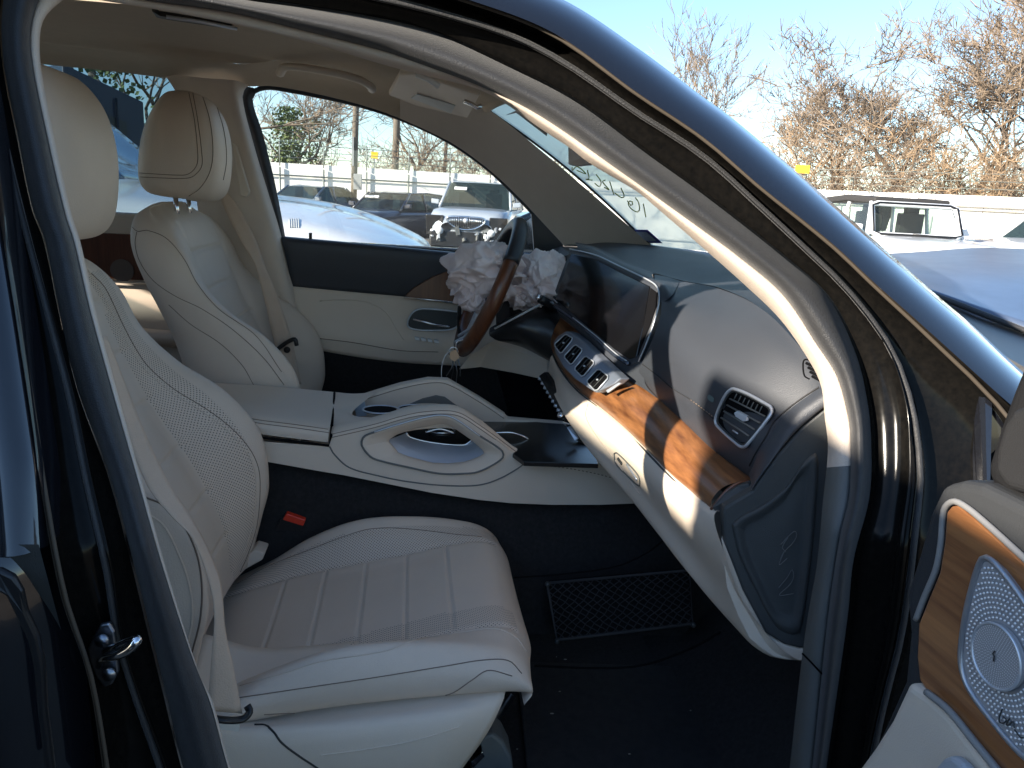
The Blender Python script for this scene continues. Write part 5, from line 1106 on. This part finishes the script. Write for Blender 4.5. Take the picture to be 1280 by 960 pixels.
# corner where the two lines meet
def meet(p, d, q, e):
    k = ((q.x-p.x)*e.y-(q.y-p.y)*e.x)/(d.x*e.y-d.y*e.x); return p+d*k
corner = meet(FA, -dFA, FC, dR); print('corner', corner, FA, FB, FC, FD)
n1 = max(4, int((corner-FL).length/1.5))
fence(FL, corner, n1, 'long white sheet fence with dark posts behind the parked cars', HT)
f2, nn2 = fence(corner, FD+dR*10, int((FD+dR*10-corner).length/2.5), 'white sheet fence on the right behind the off-roader', HT, posts=gsteel, post_every=3)
a, b = corner+nn2*.16, FD+dR*10+nn2*.16
tube('top_beam', [a+Vector((0, 0, HT-.30)), b+Vector((0, 0, HT-.30))], .05, gsteel, f2, n=8)
p = gz(1166, 255, 1.95)+nn2*.3; tube('fence_post', [p, p+Vector((0, 0, 2.12))], .07, gsteel, f2, n=10)

# poles
pm = mat('weathered timber pole', (.20, .165, .13), .85, var=.3, vscale=3)
def pole(px, d, r, h, label, extra=None):
    p = at(px, d); o = empty('utility_pole', p, label=label, cat='pole'); tube('pole_shaft', [p, p+Vector((.02*h, 0, h))], r, pm, o, n=14)
    return o, p
po, pp = pole(441, 26.5, .10, 9, 'brown timber pole with a meter box, in front of the fence')
V, Fc = box_geo(pp+Vector((.16, -.1, 1.75)), (.26, .2, .5)); add('meter_box', V, Fc, mat('grey metal box', (.32, .33, .33), .5), po, smooth=False, bevel=.01)
V, Fc = box_geo(pp+Vector((.0, -.12, 2.7)), (.06, .05, .9)); add('conduit', V, Fc, MATS['grey metal box'], po, smooth=False)
po2, pp2 = pole(491, 40, .17, 11, 'thicker pale pole behind the fence among the trees')
po3, pp3 = pole(126, 40, .16, 13, 'dark pole beyond the box truck')
po4, pp4 = pole(552, 44, .10, 7, 'thin pale pole in the brush behind the fence')
ysg = mat('yellow sign', (.85, .55, .02), .5)
for px, py, lab in ((467, 194, 'small yellow square sign above the long fence'), (991, 211, 'small yellow square sign on the right hand fence')):
    d = 31 if px < 600 else 26; p = at(px, d); q_ = ray(px, py); z = H+q_.z*d/math.hypot(q_.x, q_.y)
    o = empty('yellow_sign', p, label=lab, cat='sign'); V, Fc = box_geo((p.x, p.y, z), (.26 if px < 600 else .42, .02, .24), rz=-math.atan2(p.x, p.y)); add('sign_plate', V, Fc, ysg, o, smooth=False, bevel=.003)
    tube('sign_post', [(p.x, p.y+.04, 0), (p.x, p.y+.04, z+.1)], .02, fpost, o, n=6)

# ---- bare winter trees: tapered limbs and thousands of twigs
bark = mat('grey brown bark', (.15, .115, .085), .9, var=.35, vscale=3); twigm = mat('dry twigs', (.23, .175, .125), .9); orangetw = mat('rusty dry vines', (.29, .20, .12), .9); ivy = mat('ivy leaves', (.11, .15, .04), .7, var=.4, vscale=2)
def tree(pos, h, seed, label, spread=.55, depth=6, twig=twigm, r=None, lean=(0, 0), ivyn=0, crownz=None, nb=(2, 3), shrub=False, trunkfrac=.28, group=None):
    rnd = random.Random(seed); root = empty('bare_shrub' if shrub else 'bare_tree', pos, label=label, cat='shrub' if shrub else 'tree', group=group); big, small = [], []; ends = []
    r = r or h*.022
    def grow(p, d, ln, rad, lev):
        rad = max(rad, .013); n = 4; P = [p]; q = p; dd = d.copy()
        for i in range(n):
            dd = (dd+Vector((rnd.gauss(0, .16), rnd.gauss(0, .16), rnd.gauss(0, .10)+.03))).normalized(); q = q+dd*(ln/n); P.append(q)
            if lev >= 2 and rnd.random() < .55 and lev < depth:
                s = (dd+Vector((rnd.gauss(0, 1), rnd.gauss(0, 1), rnd.gauss(0, .7)))*spread).normalized(); grow(q, s, ln*rnd.uniform(.35, .6), rad*.4, max(lev+1, depth-1))
        f = lambda t: rad*(1-.45*t)
        sides = 7 if lev < 2 else (4 if lev < depth-1 else 3)
        (big if lev < 3 else small).append(tube_geo(P, rad, sides, rfun=f))
        if lev >= depth: ends.append(q); return
        for k in range(rnd.randint(*nb)+(1 if lev == 0 else 0)):
            s = (dd+Vector((rnd.gauss(0, 1), rnd.gauss(0, 1), rnd.gauss(.15, .6)))*spread*(1.15 if lev == 0 else 1)).normalized()
            grow(q, s, ln*rnd.uniform(.62, .9), rad*.55*rnd.uniform(.8, 1.1), lev+1)
    if shrub:
        for k in range(9):
            a = rnd.uniform(0, 6.28); grow(Vector(pos)+Vector((math.cos(a), math.sin(a), 0))*rnd.uniform(0, h*.35), Vector((math.cos(a)*.45, math.sin(a)*.45, 1)).normalized(), h*rnd.uniform(.22, .34), .03, 2)
    else: grow(Vector(pos), Vector((lean[0], lean[1], 1)).normalized(), h*trunkfrac, r, 0)
    if big: V, Fc = merge(big); add('trunk', V, Fc, bark, root)
    V, Fc = merge(small); add('crown', V, Fc, twig, root, smooth=False)
    if ivyn:
        gs = []
        for _ in range(ivyn):
            z = rnd.uniform(.18, .62)*h; w = h*.09*(1-abs(z/h-.42)*1.6)
            c = Vector(pos)+Vector((rnd.gauss(0, w*.6), rnd.gauss(0, w*.6), z)); u = Vector((rnd.gauss(0, 1), rnd.gauss(0, 1), rnd.gauss(0, 1))).normalized(); v = u.orthogonal().normalized(); s = rnd.uniform(.035, .075)*(1.35 if Vector(pos).length > 30 else 1.0)
            gs.append(([c+u*s, c+v*s, c-u*s, c-v*s], [(0, 1, 2, 3)]))
        V, Fc = merge(gs); add('ivy', V, Fc, ivy, root, smooth=False)
    return root
tree(at(362, 44), 9.0, 21, 'bare tree wrapped in green ivy beyond the left fence', depth=6, ivyn=2000, r=.16)
tree(at(392, 46), 8.5, 22, 'bare tree right beside the ivy covered one', depth=6, ivyn=500)
tree(at(330, 50), 9, 20, 'bare tree partly hidden by the door pillar, left of the ivy tree', depth=5)
tree(at(190, 24), 8.5, 23, 'bare tree behind the box truck with pale forked trunk', depth=5, r=.16)
tree(at(147, 20), 8.0, 24, 'ivy stemmed tree seen above the box truck', depth=5, r=.10, ivyn=900)
for k, (px, d, h) in enumerate([(455, 40, 6.6), (505, 42, 8.0), (548, 40, 7.0), (590, 41, 7.6), (630, 39, 6.2), (670, 41, 6.5)]):
    tree(at(px, d), h, 40+k, ['tangled bare shrub left of the pale pole', 'tall bare shrub right behind the pale pole', 'bare shrub behind the thin pale pole', 'rusty bare shrub above the silver suv roof', 'low bare shrub right of the silver suv', 'bare shrub hidden behind the screen pillar'][k], shrub=True, spread=.8, depth=5, twig=[twigm, orangetw][k % 2], nb=(2, 3))
tree(at(520, 47), 9.5, 52, 'bare tree with reddish twigs between the two poles', depth=6, spread=.6, twig=twigm)
tree(at(818, 40), 11.0, 31, 'slender bare tree standing alone above the roof pillar', depth=6, spread=.34, r=.12)
big_ = [(1128, 33, 11.4, 61, 'tall bare tree with thick forking trunk right of the yellow sign', .62, (0.02, 0)), (1190, 36, 12.6, 62, 'bare tree with the highest crown above the off-roader', .6, (0.1, 0)), (1262, 32, 10.6, 63, 'bare leaning tree at the far right with long diagonal limbs', .65, (.25, 0)), (1075, 36, 9.6, 64, 'broad bare tree left of the thick forking one', .7, (-.15, 0)), (1330, 33, 11, 65, 'bare tree outside the right edge reaching inwards', .6, (-.1, 0)), (1030, 38, 8.2, 66, 'lower bare tree at the left end of the big thicket', .7, (-.2, 0))]
for px, d, h, sd, lb, sp, ln in big_: tree(at(px, d), h, sd, lb, depth=7, spread=sp, lean=ln, nb=(2, 3), r=.17 if h > 8.7 else .12, trunkfrac=.24)
for k, (px, d, h) in enumerate([(975, 30, 5.2), (1010, 31, 7.2), (1050, 30, 6.8), (1090, 31, 6.4), (1135, 30, 4.4), (1180, 31, 4.4), (1225, 30, 5.0), (1275, 30, 5.4), (1320, 31, 5)]):
    tree(at(px, d), h, 80+k, ['small thorny shrub at the left end of the thicket', 'dense rusty shrub mass left in the thicket', 'dense brown shrub under the yellow sign side of the thicket', 'dense rusty shrub beside the forking trunk', 'low shrub under the forking tree', 'low shrub behind the off-roader soft top', 'rusty shrub behind the fence post', 'brown shrub at the right frame edge', 'shrub beyond the right frame edge'][k], shrub=True, spread=.85, depth=5, twig=orangetw if k % 2 else twigm)
for k, (px, d, h, lb) in enumerate([(1100, 34, 7.4, 'tall rusty thicket shrub behind the forking tree'), (1160, 35, 6.6, 'brown thicket shrub between the two tallest trees'), (1215, 34, 7.0, 'rusty thicket shrub right of the highest crown'), (1030, 35, 7.0, 'brown thicket shrub on the left slope of the thicket')]):
    tree(at(px, d), h, 120+k, lb, shrub=True, spread=.8, depth=5, twig=orangetw if k % 2 == 0 else twigm)
# unseen truck added on the camera's side, shaped to shade the door and dash
pk, T = bgcar('shade_truck', (-3.7, -1.02, 0), 0, carpaint('dark grey paint', (.05, .05, .055)), 'dark truck added out of view on this side to shade the door and dash', 'truck', L=7.6, W=1.92, Hh=1.55, hood=1.08, belt=1.14, fx=3.05, rf=2.3, rr=1.5, wr=1.4)
slab('shade_cab', [(x, -.26, z) for x, z in [(-2.69, 2.38), (-2.355, 2.235), (-2.165, 2.165), (-2.0, 2.10), (-1.6, 1.90), (-1.365, 1.765), (-1.25, 1.70), (-.9, 1.4), (-.6, 1.15), (-3.62, 1.15), (-3.62, 2.14), (-3.28, 2.14), (-3.25, 2.01), (-2.62, 2.03), (-2.50, 2.084), (-2.59, 2.173), (-2.745, 2.316)]], (0, -1.5, 0), MATS['dark grey paint'], pk, bevel=.008)  # outline cut so its shade falls on side vent, glovebox and door
slab('shade_cargo_box', [(-7.4, -.24, 1.0), (-3.80, -.24, 1.0), (-3.80, -.24, 2.58), (-4.85, -.24, 2.58), (-4.85, -.24, 2.93), (-5.95, -.24, 2.93), (-5.95, -.24, 3.38), (-7.4, -.24, 3.38)], (0, -1.7, 0), MATS['dark grey paint'], pk, bevel=.02)  # added box, stepped to keep sun off armrest, driver seat and rear door
